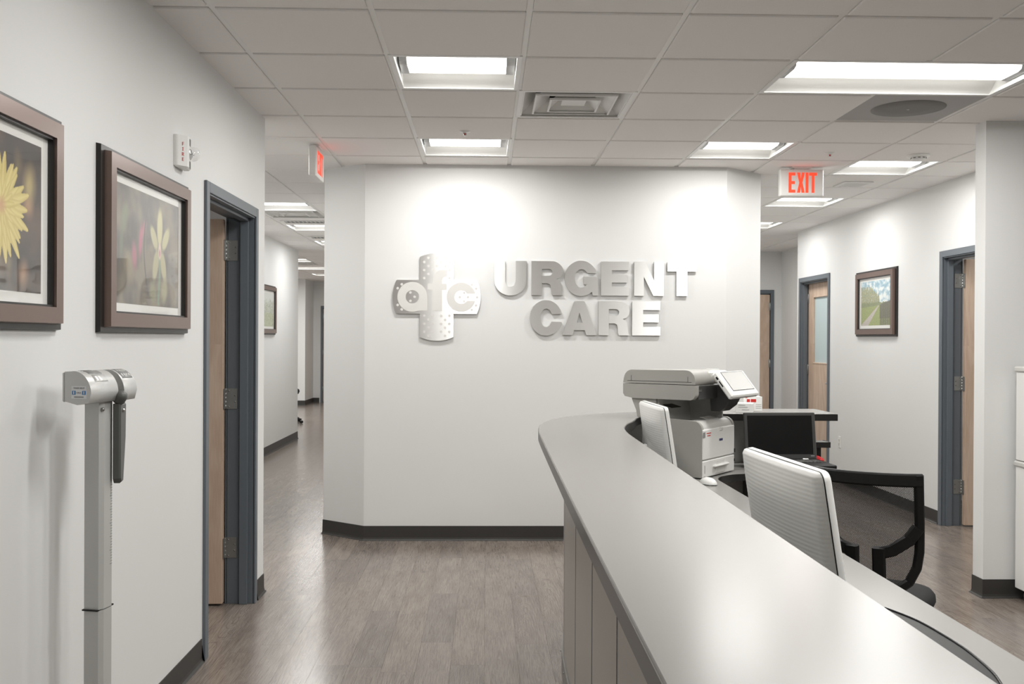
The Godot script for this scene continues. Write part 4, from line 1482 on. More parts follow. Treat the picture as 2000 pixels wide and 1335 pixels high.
func build_scale() -> void:
	var t := thing("digital_scale", "silver standing digital weighing scale with height rod under the two flower prints", "scale", V(-1.128, 0, 2.93), PI / 2 - deg_to_rad(13))
	# local x runs along the head, local z is its front
	var st := start()
	cbox(st, Vector3(0, 0.035, 0.02), Vector3(0.34, 0.05, 0.20), 0.012)
	part(t, "platform_base", done(st), M.dark_grey_plastic)
	part(t, "tread_mat", box(Vector3(0, 0.062, 0.02), Vector3(0.30, 0.006, 0.17), 0.002), M.black_plastic)
	var up := Transform3D(Basis(Vector3(1, 0, 0), Vector3(0, 0, 1), Vector3(0, -1, 0)), Vector3.ZERO)
	var sec := PackedVector2Array([Vector2(-0.034, -0.032), Vector2(0.034, -0.032), Vector2(0.034, 0.012), Vector2(0.022, 0.020), Vector2(-0.018, 0.021), Vector2(-0.034, 0.014)])
	st = start()
	prism(st, sec, -0.672, -0.06, up)
	part(t, "lower_column", done(st), M.scale_silver)
	st = start()
	prism(st, sec, -1.285, -0.675, up)
	part(t, "upper_column", done(st), M.scale_silver)
	part(t, "column_joint", box(Vector3(0.0, 0.6735, -0.01), Vector3(0.08, 0.004, 0.05)), M.black_plastic)
	st = start()
	for k in 30:
		cbox(st, Vector3(0.017 if k % 5 == 0 else 0.019, 0.80 + k * 0.008, 0.0208), Vector3(0.010 if k % 5 == 0 else 0.006, 0.0012, 0.0008), 0.0)
	part(t, "height_mark_field", done(st), M.ink_grey).set_meta("kind", "stuff")
	# the head: a wedge with a rounded front, split by a slot for the height rod
	var side := Transform3D(Basis(Vector3(0, 0, 1), Vector3(0, 1, 0), Vector3(-1, 0, 0)), Vector3.ZERO)   # polygon x -> local z, y up, pushed along -x
	var prof := PackedVector2Array([Vector2(-0.040, 0.0), Vector2(-0.040, 0.084)])
	prof.append_array(arc(-0.012, 0.020, 0.056, 0.066, 100, 4, 10))
	prof.append_array(PackedVector2Array([Vector2(0.036, -0.004), Vector2(0.0, -0.010)]))
	var hy := 1.285
	for e in [[-0.114, 0.018, "head_display_half"], [0.046, 0.114, "head_keypad_half"]]:
		st = start()
		prism(st, prof, -e[0], -e[1], Transform3D(side.basis, Vector3(0, hy, 0)), true, 0.002)
		part(t, e[2], done(st), M.scale_head)
	part(t, "head_core", box(Vector3(0.032, hy + 0.035, -0.018), Vector3(0.034, 0.065, 0.04), 0.002), M.scale_silver)
	st = start()
	cbox(st, Vector3(0, hy + 0.040, -0.044), Vector3(0.228, 0.084, 0.010), 0.003)
	part(t, "head_back", done(st), M.scale_silver)
	# display window, printer slot and keypad follow the curved front
	var patch := func(x0: float, x1: float, a0: float, a1: float, lift: float) -> ArrayMesh:
		var ps := start()
		ps.set_smooth_group(1)
		var at := func(x: float, a: float, l: float) -> Vector3:
			var rad := deg_to_rad(a)
			return Vector3(x, hy + 0.020 + (0.066 + l) * sin(rad), -0.012 + (0.056 + l) * cos(rad))
		for q in 6:
			var p0 := lerpf(a0, a1, q / 6.0)
			var p1 := lerpf(a0, a1, (q + 1) / 6.0)
			quad(ps, at.call(x0, p0, lift), at.call(x1, p0, lift), at.call(x1, p1, lift), at.call(x0, p1, lift), at.call(0.0, p0, 1.0) - at.call(0.0, p0, 0.0))
		for x in [x0, x1]:
			for q in 6:
				var p0 := lerpf(a0, a1, q / 6.0)
				var p1 := lerpf(a0, a1, (q + 1) / 6.0)
				quad(ps, at.call(x, p0, -0.001), at.call(x, p1, -0.001), at.call(x, p1, lift), at.call(x, p0, lift), Vector3(-1 if x == x0 else 1, 0, 0))
		for a in [a0, a1]:
			quad(ps, at.call(x0, a, -0.001), at.call(x1, a, -0.001), at.call(x1, a, lift), at.call(x0, a, lift), (at.call(0.0, a, 0.0) - at.call(0.0, (a0 + a1) / 2, 0.0)))
		return done(ps)
	part(t, "display", patch.call(-0.085, -0.025, 58.0, 80.0, 0.0006), M.scale_display, "grey display window")
	part(t, "paper_door", patch.call(-0.082, -0.022, 32.0, 54.0, 0.0006), M.scale_head)
	for k in 2:
		part(t, "paper_slot", patch.call(-0.088, -0.040, 84.0 + k * 7.0, 87.0 + k * 7.0, 0.0006), M.dark_grey_plastic)
	part(t, "keypad", patch.call(0.054, 0.106, 38.0, 84.0, 0.0006), M.scale_display, "grey keypad")
	for k in 8:
		var kx := 0.059 + (k % 4) * 0.0115
		var ka := 70.0 - (k / 4) * 20.0
		part(t, "key", patch.call(kx, kx + 0.007, ka - 4.0, ka + 4.0, 0.0014), M.scale_silver)
	# sticker on the near end
	var sx := -0.1145
	part(t, "sticker", box(Vector3(sx, hy + 0.026, 0.006), Vector3(0.001, 0.036, 0.048)), M.sticker_white, "white sticker with blue telephone marks")
	for s in [-0.010, 0.022]:
		part(t, "sticker_mark", box(Vector3(sx - 0.0008, hy + 0.025, s), Vector3(0.0006, 0.011, 0.011)), M.sticker_blue)
		part(t, "phone_mark", box(Vector3(sx - 0.0012, hy + 0.025, s), Vector3(0.0004, 0.008, 0.003)), M.sticker_white)
	text(t, "sticker_line", "YOUR HELP", 0.0065, Transform3D(Basis(Vector3.UP, -PI / 2), Vector3(sx - 0.0008, hy + 0.038, 0.006)), M.ink_grey, 0.0004)
	text(t, "sticker_line", "CALL", 0.0065, Transform3D(Basis(Vector3.UP, -PI / 2), Vector3(sx - 0.0008, hy + 0.025, 0.006)), M.ink_grey, 0.0004)
	part(t, "sticker_rule", box(Vector3(sx - 0.0008, hy + 0.013, 0.006), Vector3(0.0004, 0.003, 0.030)), M.ink_grey)
	# the folded height arm
	st = start()
	lathe(st, [Vector2(0, 0.021), Vector2(0.014, 0.018), Vector2(0.019, 0.008), Vector2(0.019, -0.010), Vector2(0.013, -0.018), Vector2(0, -0.020)], 18, Transform3D(Basis(Vector3.RIGHT, 0.6), Vector3(0.030, hy + 0.004, 0.040)))
	part(t, "arm_pivot", done(st), M.arm_grey)
	st = start()
	var arm := PackedVector2Array([Vector2(-0.018, 0.0), Vector2(0.034, 0.002), Vector2(0.034, -0.025), Vector2(0.032, -0.10), Vector2(0.012, -0.232), Vector2(-0.008, -0.235), Vector2(-0.018, -0.22)])
	prism(st, arm, 0.0, 0.022, Transform3D(Basis(Vector3.UP, 0.25), Vector3(0.030, hy - 0.014, 0.024)), false, 0.005)
	part(t, "height_arm", done(st), M.arm_grey, "dark grey folded height arm")
	st = start()
	for q in [Vector3(0.038, hy - 0.034, 0.045), Vector3(-0.024, hy - 0.028, 0.019)]:
		lathe(st, [Vector2(0.006, 0), Vector2(0.005, 0.004), Vector2(0, 0.0055)], 12, Transform3D(Basis(Vector3.RIGHT, PI / 2), q))
	part(t, "screw_pair", done(st), M.steel).set_meta("kind", "stuff")

# ------------------------------------------------------------------ desk things
func build_printer() -> void:
	# local z is the front, local x its right; the visible long side is at x = -0.215
	var yaw := atan2(0.796, 0.605)
	var t := thing("office_printer", "grey and white multifunction office printer with tilted touch panel on the worktop", "printer", V(0, 0, 0), yaw)
	var fx := Vector3(cos(yaw), 0, -sin(yaw))
	var fz := Vector3(sin(yaw), 0, cos(yaw))
	var corner := V(1.053, 0.790, 4.76)          # front lower corner on the near side
	t.position = corner + fx * 0.195 - fz * 0.20
	var W := 0.390
	var side := Transform3D(Basis(Vector3(0, 0, 1), Vector3(0, 1, 0), Vector3(-1, 0, 0)), Vector3.ZERO)   # (z, y) profile pushed along -x
	var st := start()
	# side shell: lower body with rounded shoulder and a rear tower
	var shell := PackedVector2Array([Vector2(0.192, 0.006), Vector2(0.196, 0.02), Vector2(0.196, 0.236)])
	shell.append_array(arc(0.150, 0.236, 0.046, 0.045, 0, 90, 8))
	shell.append_array(PackedVector2Array([Vector2(0.02, 0.286), Vector2(-0.03, 0.286), Vector2(-0.055, 0.31), Vector2(-0.055, 0.40), Vector2(-0.19, 0.40), Vector2(-0.19, 0.375), Vector2(-0.165, 0.32), Vector2(-0.160, 0.287), Vector2(-0.13, 0.287), Vector2(-0.13, 0.006)]))
	prism(st, shell, W / 2, W / 2 - 0.02, side)
	part(t, "side_panel", done(st), M.grey_plastic)
	st = start()
	prism(st, shell, -W / 2, -W / 2 + 0.02, side)
	part(t, "side_panel", done(st), M.grey_plastic)
	st = start()
	var core := PackedVector2Array([Vector2(0.190, 0.004), Vector2(0.192, 0.233)])
	core.append_array(arc(0.150, 0.233, 0.042, 0.045, 0, 90, 8))
	core.append_array(PackedVector2Array([Vector2(0.10, 0.277), Vector2(0.02, 0.262), Vector2(-0.03, 0.258), Vector2(-0.05, 0.40), Vector2(-0.17, 0.40), Vector2(-0.17, 0.37), Vector2(-0.126, 0.31), Vector2(-0.126, 0.004)]))
	prism(st, core, W / 2 - 0.019, -W / 2 + 0.019, side)
	part(t, "body", done(st), M.light_grey_plastic)
	var fr := part(t, "front_door", box(Vector3(0, 0.166, 0.194), Vector3(W - 0.012, 0.148, 0.012), 0.004), M.white_plastic)
	part(fr, "latch", box(Vector3(0.02, 0.232, 0.2015), Vector3(0.036, 0.016, 0.006), 0.002), M.soft_white_plastic)
	part(fr, "badge", box(Vector3(0.02, 0.178, 0.2006), Vector3(0.040, 0.011, 0.001)), M.blue_ink, "small dark blue badge")
	part(fr, "sticker", box(Vector3(-0.178, 0.214, 0.2006), Vector3(0.024, 0.026, 0.001)), M.ink_grey)
	for k in 2:
		part(fr, "red_line", box(Vector3(-0.125, 0.220 - k * 0.012, 0.2006), Vector3(0.05 - k * 0.012, 0.004, 0.001)), M.red_ink)
	part(fr, "size_mark", box(Vector3(0.19, 0.108, 0.2006), Vector3(0.014, 0.020, 0.001)), M.ink_black)
	var tr := part(t, "paper_tray", box(Vector3(0, 0.046, 0.194), Vector3(W - 0.012, 0.082, 0.012), 0.004), M.white_plastic)
	st = start()
	cbox(st, Vector3(0.01, 0.052, 0.205), Vector3(0.17, 0.012, 0.022), 0.005)
	cbox(st, Vector3(0.01, 0.062, 0.2005), Vector3(0.10, 0.026, 0.002), 0.0)
	cbox(st, Vector3(0.01, 0.030, 0.2015), Vector3(0.11, 0.030, 0.006), 0.002)
	part(tr, "tray_handle", done(st), M.soft_white_plastic)
	part(tr, "level_slot", box(Vector3(-0.17, 0.045, 0.2005), Vector3(0.004, 0.040, 0.001)), M.ink_grey)
	part(tr, "tray_mark", box(Vector3(0.19, 0.060, 0.2005), Vector3(0.012, 0.014, 0.001)), M.ink_black)
	part(t, "output_stop", box(Vector3(0.02, 0.283, 0.135), Vector3(0.12, 0.004, 0.05), 0.001, Basis(Vector3.RIGHT, 0.2)), M.grey_plastic)
	part(t, "output_wall", box(Vector3(W / 2 - 0.03, 0.325, 0.045), Vector3(0.012, 0.15, 0.20), 0.002), M.light_grey_plastic)
	part(t, "output_flap", box(Vector3(-0.09, 0.345, -0.025), Vector3(0.10, 0.003, 0.07), 0.001, Basis(Vector3.RIGHT, 0.25)), M.black_plastic)
	# scanner unit
	st = start()
	var sc := PackedVector2Array([Vector2(-0.235, 0.405), Vector2(-0.235, 0.455), Vector2(0.165, 0.455), Vector2(0.165, 0.42)])
	sc.append_array(arc(0.135, 0.412, 0.03, 0.03, 0, -90, 6))
	sc.append_array(PackedVector2Array([Vector2(-0.18, 0.382), Vector2(-0.225, 0.39)]))
	prism(st, sc, W / 2 + 0.012, W / 2 - 0.03, side)
	prism(st, sc, -W / 2 - 0.012, -W / 2 + 0.03, side)
	part(t, "scanner_cheeks", done(st), M.grey_plastic)
	part(t, "scanner_bed", box(Vector3(0, 0.428, -0.035), Vector3(W - 0.05, 0.054, 0.395), 0.003), M.light_grey_plastic)
	part(t, "front_fascia", box(Vector3(0.01, 0.418, 0.155), Vector3(W - 0.03, 0.070, 0.02), 0.003), M.dark_grey_plastic, "dark glossy fascia under the lid")
	part(t, "fascia_badge", box(Vector3(-0.15, 0.428, 0.166), Vector3(0.03, 0.010, 0.001)), M.steel)
	# document feeder lid: rounded
	st = start()
	var lid := PackedVector2Array([Vector2(-0.235, 0.458), Vector2(-0.230, 0.485)])
	lid.append_array(arc(-0.185, 0.478, 0.045, 0.047, 170, 90, 7))
	lid.append(Vector2(0.10, 0.528))
	lid.append_array(arc(0.115, 0.480, 0.048, 0.048, 90, 8, 7))
	lid.append(Vector2(0.165, 0.458))
	prism(st, lid, W / 2 + 0.012, -0.03, side, true, 0.004)
	part(t, "feeder_lid", done(st), M.grey_plastic, "rounded grey document feeder lid")
	part(t, "feeder_front", box(Vector3(0.085, 0.491, 0.05), Vector3(0.222, 0.060, 0.222), 0.010), M.light_grey_plastic)
	part(t, "feeder_tray", box(Vector3(0.12, 0.480, -0.05), Vector3(0.22, 0.040, 0.33), 0.006), M.light_grey_plastic)
	part(t, "paper_guide", box(Vector3(0.16, 0.512, 0.09), Vector3(0.012, 0.03, 0.07), 0.002), M.soft_white_plastic)
	st = start()
	for q in [[W / 2 + 0.0125, 0.470, -0.21, 0.145]]:
		cbox(st, Vector3(-q[0], q[1], (q[2] + q[3]) / 2), Vector3(0.001, 0.002, q[3] - q[2]))
		cbox(st, Vector3(-q[0], 0.483, -0.188), Vector3(0.001, 0.028, 0.0015))
		cbox(st, Vector3(-q[0], 0.483, 0.125), Vector3(0.001, 0.028, 0.0015))
	part(t, "lid_seam", done(st), M.dark_grey_plastic)
	# tilted control panel on a dark arm
	st = start()
	var armp := PackedVector2Array([Vector2(0.12, 0.445), Vector2(0.20, 0.452), Vector2(0.245, 0.43), Vector2(0.25, 0.40), Vector2(0.22, 0.345), Vector2(0.18, 0.315), Vector2(0.13, 0.315)])
	prism(st, armp, -0.17, -0.05, side, false, 0.004)
	part(t, "panel_arm", done(st), M.dark_grey_plastic)
	var pb := Basis(Vector3.RIGHT, deg_to_rad(-38))
	var pc := Vector3(0.100, 0.452, 0.245)
	part(t, "control_panel", box(pc, Vector3(0.340, 0.155, 0.030), 0.007, pb), M.white_plastic, "white tilted control panel")
	part(t, "touch_screen", box(pc + pb * Vector3(0.008, 0.012, 0.0155), Vector3(0.262, 0.110, 0.002), 0.0, pb), M.panel_screen, "pale touch screen")
	st = start()
	for q in [[0.0, 0.0675, 0.268, 0.003], [0.0, -0.0435, 0.268, 0.003]]:
		cbox(st, pc + pb * Vector3(q[0] + 0.008, q[1], 0.0155), Vector3(q[2], q[3], 0.002), 0.0, pb)
	for s in [-0.1245, 0.1405]:
		cbox(st, pc + pb * Vector3(s, 0.012, 0.0155), Vector3(0.003, 0.112, 0.002), 0.0, pb)
	part(t, "screen_border", done(st), M.black_plastic)
	st = start()
	cbox(st, pc + pb * Vector3(-0.1703, 0.045, 0.0), Vector3(0.001, 0.016, 0.010), 0.0, pb)
	cbox(st, pc + pb * Vector3(-0.1703, 0.010, 0.0), Vector3(0.001, 0.034, 0.006), 0.0, pb)
	part(t, "card_slot", done(st), M.black_plastic)

func monitor(label: String, far: Vector3, near: Vector3, tilt: float) -> void:
	# far and near are the top corners of the back; local x runs from near to far, local z is the screen side
	var mid := (far + near) / 2
	var dir := (far - near)
	dir.y = 0
	var w := dir.length()
	dir = dir.normalized()
	var turn := atan2(-dir.z, dir.x)
	var base_y := 0.790
	var t := thing("desktop_monitor", label, "monitor", Vector3(mid.x, base_y, mid.z), turn, "white monitors behind the counter")
	var H := 0.335
	var top := mid.y - base_y
	var B := Basis(Vector3.RIGHT, tilt)
	var org := Vector3(0, top, 0)
	var P := func(u: float, v: float, z: float) -> Vector3:   # u along width -1..1, v down from the top
		return org + B * Vector3(u * w / 2, -v, z - 0.042)
	# ribbed back shell, bulging out to -z
	var st := start()
	st.set_smooth_group(1)
	var nu := 28
	var nv := 168
	var pt := func(i: int, k: int) -> Vector3:
		var u := -1.0 + 2.0 * i / nu
		var v: float = H * k / nv
		var eu := 1.0 - pow(absf(u), 2.4)
		var ev := smoothstep(-0.12, 0.30, v / H) * smoothstep(1.12, 0.90, v / H)
		var edge := clampf(minf(1.0 - absf(u), minf(v, H - v) / (w / 2)) * 22.0, 0, 1)
		var rib := 0.00015 * sin(v / 0.0106 * TAU) * edge
		var z: float = 0.030 - 0.012 * sqrt(edge) - 0.018 * eu * ev - rib
		# rounded corners
		var cu := u
		var r := 0.022 / (w / 2)
		var vv: float = minf(v, H - v)
		if vv < 0.022 and absf(u) > 0.5:
			var q := 1.0 - vv / 0.022
			cu = signf(u) * minf(absf(u), 1.0 - r * (1.0 - sqrt(1.0 - q * q)))
		return P.call(cu, v, z)
	for i in nu:
		for k in nv:
			quad(st, pt.call(i, k), pt.call(i + 1, k), pt.call(i + 1, k + 1), pt.call(i, k + 1), B * Vector3(0, 0, -1))
	part(t, "back_shell", done(st), M.white_plastic, "white ribbed back")
	# front housing with rounded corners
	var rect := PackedVector2Array()
	var r := 0.022
	for q in [[w / 2 - r, -r, 0], [-w / 2 + r, -r, 90], [-w / 2 + r, -H + r, 180], [w / 2 - r, -H + r, 270]]:
		rect.append_array(arc(q[0], q[1], r, r, q[2], q[2] + 90, 5))
	st = start()
	prism(st, rect, -0.0085, 0.008, Transform3D(B, org), true, 0.003)
	part(t, "front_housing", done(st), M.white_plastic)
	st = start()
	var small := PackedVector2Array()
	for q in rect:
		small.append(Vector2(q.x * 0.990, (q.y + H / 2) * 0.985 - H / 2))
	prism(st, small, -0.014, -0.008, Transform3D(B, org), true)
	part(t, "seam", done(st), M.black_plastic, "dark seam line")
	part(t, "screen", box(P.call(0, H / 2 - 0.006, 0.0503), Vector3(w - 0.03, H - 0.045, 0.001), 0.0, B), M.screen_black)
	# hinge cover and stand
	st = start()
	cbox(st, P.call(0.22, H * 0.74, -0.016), Vector3(0.052, H * 0.36, 0.012), 0.005, B)
	for k in 3:
		cbox(st, P.call(0.22, H * 0.80, -0.0228) + B * Vector3((k - 1) * 0.012, 0, 0), Vector3(0.004, H * 0.22, 0.003), 0.001, B)
	part(t, "hinge_cover", done(st), M.soft_white_plastic)
	st = start()
	var foot := P.call(0.0, H * 0.9, 0.0) as Vector3
	cbox(st, Vector3(0, (foot.y + 0.01) / 2, foot.z), Vector3(0.09, foot.y - 0.008, 0.022), 0.006)
	part(t, "neck", done(st), M.white_plastic)
	st = start()
	cbox(st, Vector3(0, 0.006, foot.z + 0.03), Vector3(0.18, 0.012, 0.15), 0.005)
	part(t, "foot", done(st), M.white_plastic)

func build_laptop() -> void:
	var t := thing("laptop", "open black laptop on a docking base on the far worktop", "laptop", V(1.575, 0.79, 5.07), deg_to_rad(3.0))
	part(t, "dock", box(Vector3(0, 0.012, -0.02), Vector3(0.33, 0.022, 0.16), 0.004), M.black_plastic)
	part(t, "base", box(Vector3(0, 0.034, 0.0), Vector3(0.395, 0.024, 0.27), 0.004), M.black_plastic)
	var st := start()
	for r in 6:
		for c in 19:
			cbox(st, Vector3(-0.17 + c * 0.0189, 0.0475, -0.088 + r * 0.0185), Vector3(0.0155, 0.003, 0.0152), 0.001)
	part(t, "key_grid", done(st), M.dark_grey_plastic).set_meta("kind", "stuff")
	part(t, "touch_pad", box(Vector3(-0.03, 0.0465, 0.088), Vector3(0.10, 0.001, 0.055)), M.dark_grey_plastic)
	var B := Basis(Vector3.RIGHT, deg_to_rad(-9))
	var hinge := Vector3(0, 0.047, -0.128)
	var lid := part(t, "lid", box(hinge + B * Vector3(0, 0.122, 0), Vector3(0.390, 0.250, 0.012), 0.004, B), M.dark_grey_plastic)
	part(lid, "screen", box(hinge + B * Vector3(0, 0.128, 0.0063), Vector3(0.352, 0.205, 0.001), 0.0, B), M.screen_black, "black switched-off screen")
	part(lid, "lid_badge", box(hinge + B * Vector3(0.172, 0.016, 0.0063), Vector3(0.02, 0.005, 0.001), 0.0, B), M.ink_grey)
	for s in [-0.13, 0.13]:
		part(t, "hinge", box(hinge + Vector3(s, -0.001, 0.008), Vector3(0.034, 0.010, 0.016), 0.003), M.steel)

func build_desk_items() -> void:
	monitor("white ribbed-back monitor standing beside the printer", V(0.775, 1.168, 4.85), V(0.800, 1.168, 4.345), deg_to_rad(-9))
	monitor("white ribbed-back monitor standing beside the black mesh chair", V(0.742, 1.168, 2.77), V(0.781, 1.168, 2.235), deg_to_rad(-9))
	build_laptop()
	# white mouse
	var m := thing("computer_mouse", "white computer mouse lying on the worktop in front of the printer", "mouse", V(1.045, 0.790, 4.60), 0.5)
	var st := start()
	var prof := []
	for k in 9:
		prof.append(Vector2(1.0 * cos(PI / 2 * k / 8.0), sin(PI / 2 * k / 8.0)))
	lathe(st, prof, 24, Transform3D(Basis.from_scale(Vector3(0.031, 0.030, 0.052)), Vector3(0, 0.004, 0)))
	part(m, "shell", done(st), M.white_plastic)
	part(m, "wheel", box(Vector3(0, 0.032, -0.022), Vector3(0.006, 0.006, 0.016), 0.002), M.grey_plastic)
	part(m, "sole", box(Vector3(0, 0.003, 0), Vector3(0.046, 0.005, 0.08), 0.002), M.grey_plastic)
	# black keyboard with a bowed front
	var k := thing("keyboard", "glossy black bowed keyboard lying on the worktop behind the counter", "keyboard", V(0.918, 0.790, 2.115), 0.0)
	var outl := PackedVector2Array()
	outl.append_array(smooth_path([Vector2(0.062, -0.30), Vector2(0.090, -0.20), Vector2(0.108, -0.06), Vector2(0.108, 0.06), Vector2(0.098, 0.18), Vector2(0.066, 0.285)], 0.03))
	outl.append_array(PackedVector2Array([Vector2(-0.07, 0.27), Vector2(-0.085, 0.0), Vector2(-0.07, -0.28)]))
	st = start()
	prism(st, outl, 0.0, 0.024, Transform3D(FLATX, Vector3.ZERO), true, 0.006)
	part(k, "case", done(st), M.black_plastic)
	st = start()
	for r in 5:
		for c in 20:
			cbox(st, Vector3(-0.055 + r * 0.021, 0.026, 0.235 - c * 0.0245), Vector3(0.017, 0.006, 0.021), 0.002)
	part(k, "key_grid", done(st), M.black_plastic).set_meta("kind", "stuff")
	st = start()
	var rim := []
	for q in smooth_path([Vector2(0.060, -0.285), Vector2(0.086, -0.195), Vector2(0.103, -0.06), Vector2(0.103, 0.06), Vector2(0.093, 0.175), Vector2(0.062, 0.275)], 0.02):
		rim.append(Vector3(q.x, 0.0245, -q.y))
	tube(st, rim, 0.003, 8)
	part(k, "rim", done(st), M.black_gloss)
	# red pouch whose corner shows over the counter edge
	var rp := thing("red_desk_item", "small red plastic item on the worktop near the bowed keyboard", "desk item", V(0.92, 0.790, 1.755), 0.3)
	st = start()
	prism(st, PackedVector2Array([Vector2(-0.06, 0.0), Vector2(-0.055, 0.03), Vector2(-0.02, 0.045), Vector2(0.03, 0.036), Vector2(0.065, 0.012), Vector2(0.065, 0.0)]), -0.02, 0.02, Transform3D(Basis(Vector3.UP, -PI / 2), Vector3.ZERO), false, 0.003)
	part(rp, "body", done(st), M.red_plastic)
	part(rp, "sole", box(Vector3(0, 0.002, 0), Vector3(0.036, 0.004, 0.11), 0.001), M.black_plastic)
	# small red and black gadget right of the laptop
	var g := thing("desk_gadget", "small red and black desk gadget beside the laptop hinge", "desk item", V(1.80, 0.790, 5.30), 0.3)
	part(g, "arm", box(Vector3(0, 0.040, 0), Vector3(0.03, 0.022, 0.09), 0.008, Basis(Vector3.RIGHT, 0.2)), M.red_plastic, "red arm")
	part(g, "base", box(Vector3(0, 0.014, 0), Vector3(0.034, 0.026, 0.11), 0.004), M.black_plastic)
	# cartons on the far counter
	var c1 := thing("tissue_carton", "small white printed carton on the far counter end", "box", V(1.432, 1.070, 5.42), -0.32)
	part(c1, "carton", box(Vector3(0, 0.025, 0), Vector3(0.092, 0.050, 0.12), 0.001), M.white_plastic)
	part(c1, "flap", box(Vector3(0, 0.0505, 0.03), Vector3(0.076, 0.001, 0.05)), M.soft_white_plastic)
	for q in [[-0.012, 0.041, 0.036], [-0.006, 0.030, 0.050], [0.008, 0.016, 0.040]]:
		part(c1, "print_line", box(Vector3(q[0], q[1], 0.0604), Vector3(q[2], 0.0022, 0.0006)), M.ink_grey)
	var c2 := thing("glove_carton", "taller white carton with a red label behind the small carton", "box", V(1.500, 1.070, 5.55), -0.05)
	part(c2, "carton", box(Vector3(0, 0.040, 0), Vector3(0.104, 0.080, 0.11), 0.001), M.white_plastic)
	part(c2, "label", box(Vector3(-0.008, 0.058, 0.0554), Vector3(0.052, 0.017, 0.0006)), M.red_ink, "red label")
	part(c2, "label_window", box(Vector3(-0.014, 0.058, 0.0559), Vector3(0.004, 0.017, 0.0006)), M.sticker_white)
	part(c2, "red_mark", box(Vector3(-0.036, 0.075, 0.0554), Vector3(0.010, 0.006, 0.0006)), M.red_ink)
	for kk in 3:
		part(c2, "print_line", box(Vector3(0.032, 0.036 - kk * 0.010, 0.0554), Vector3(0.03, 0.002, 0.0006)), M.ink_grey)

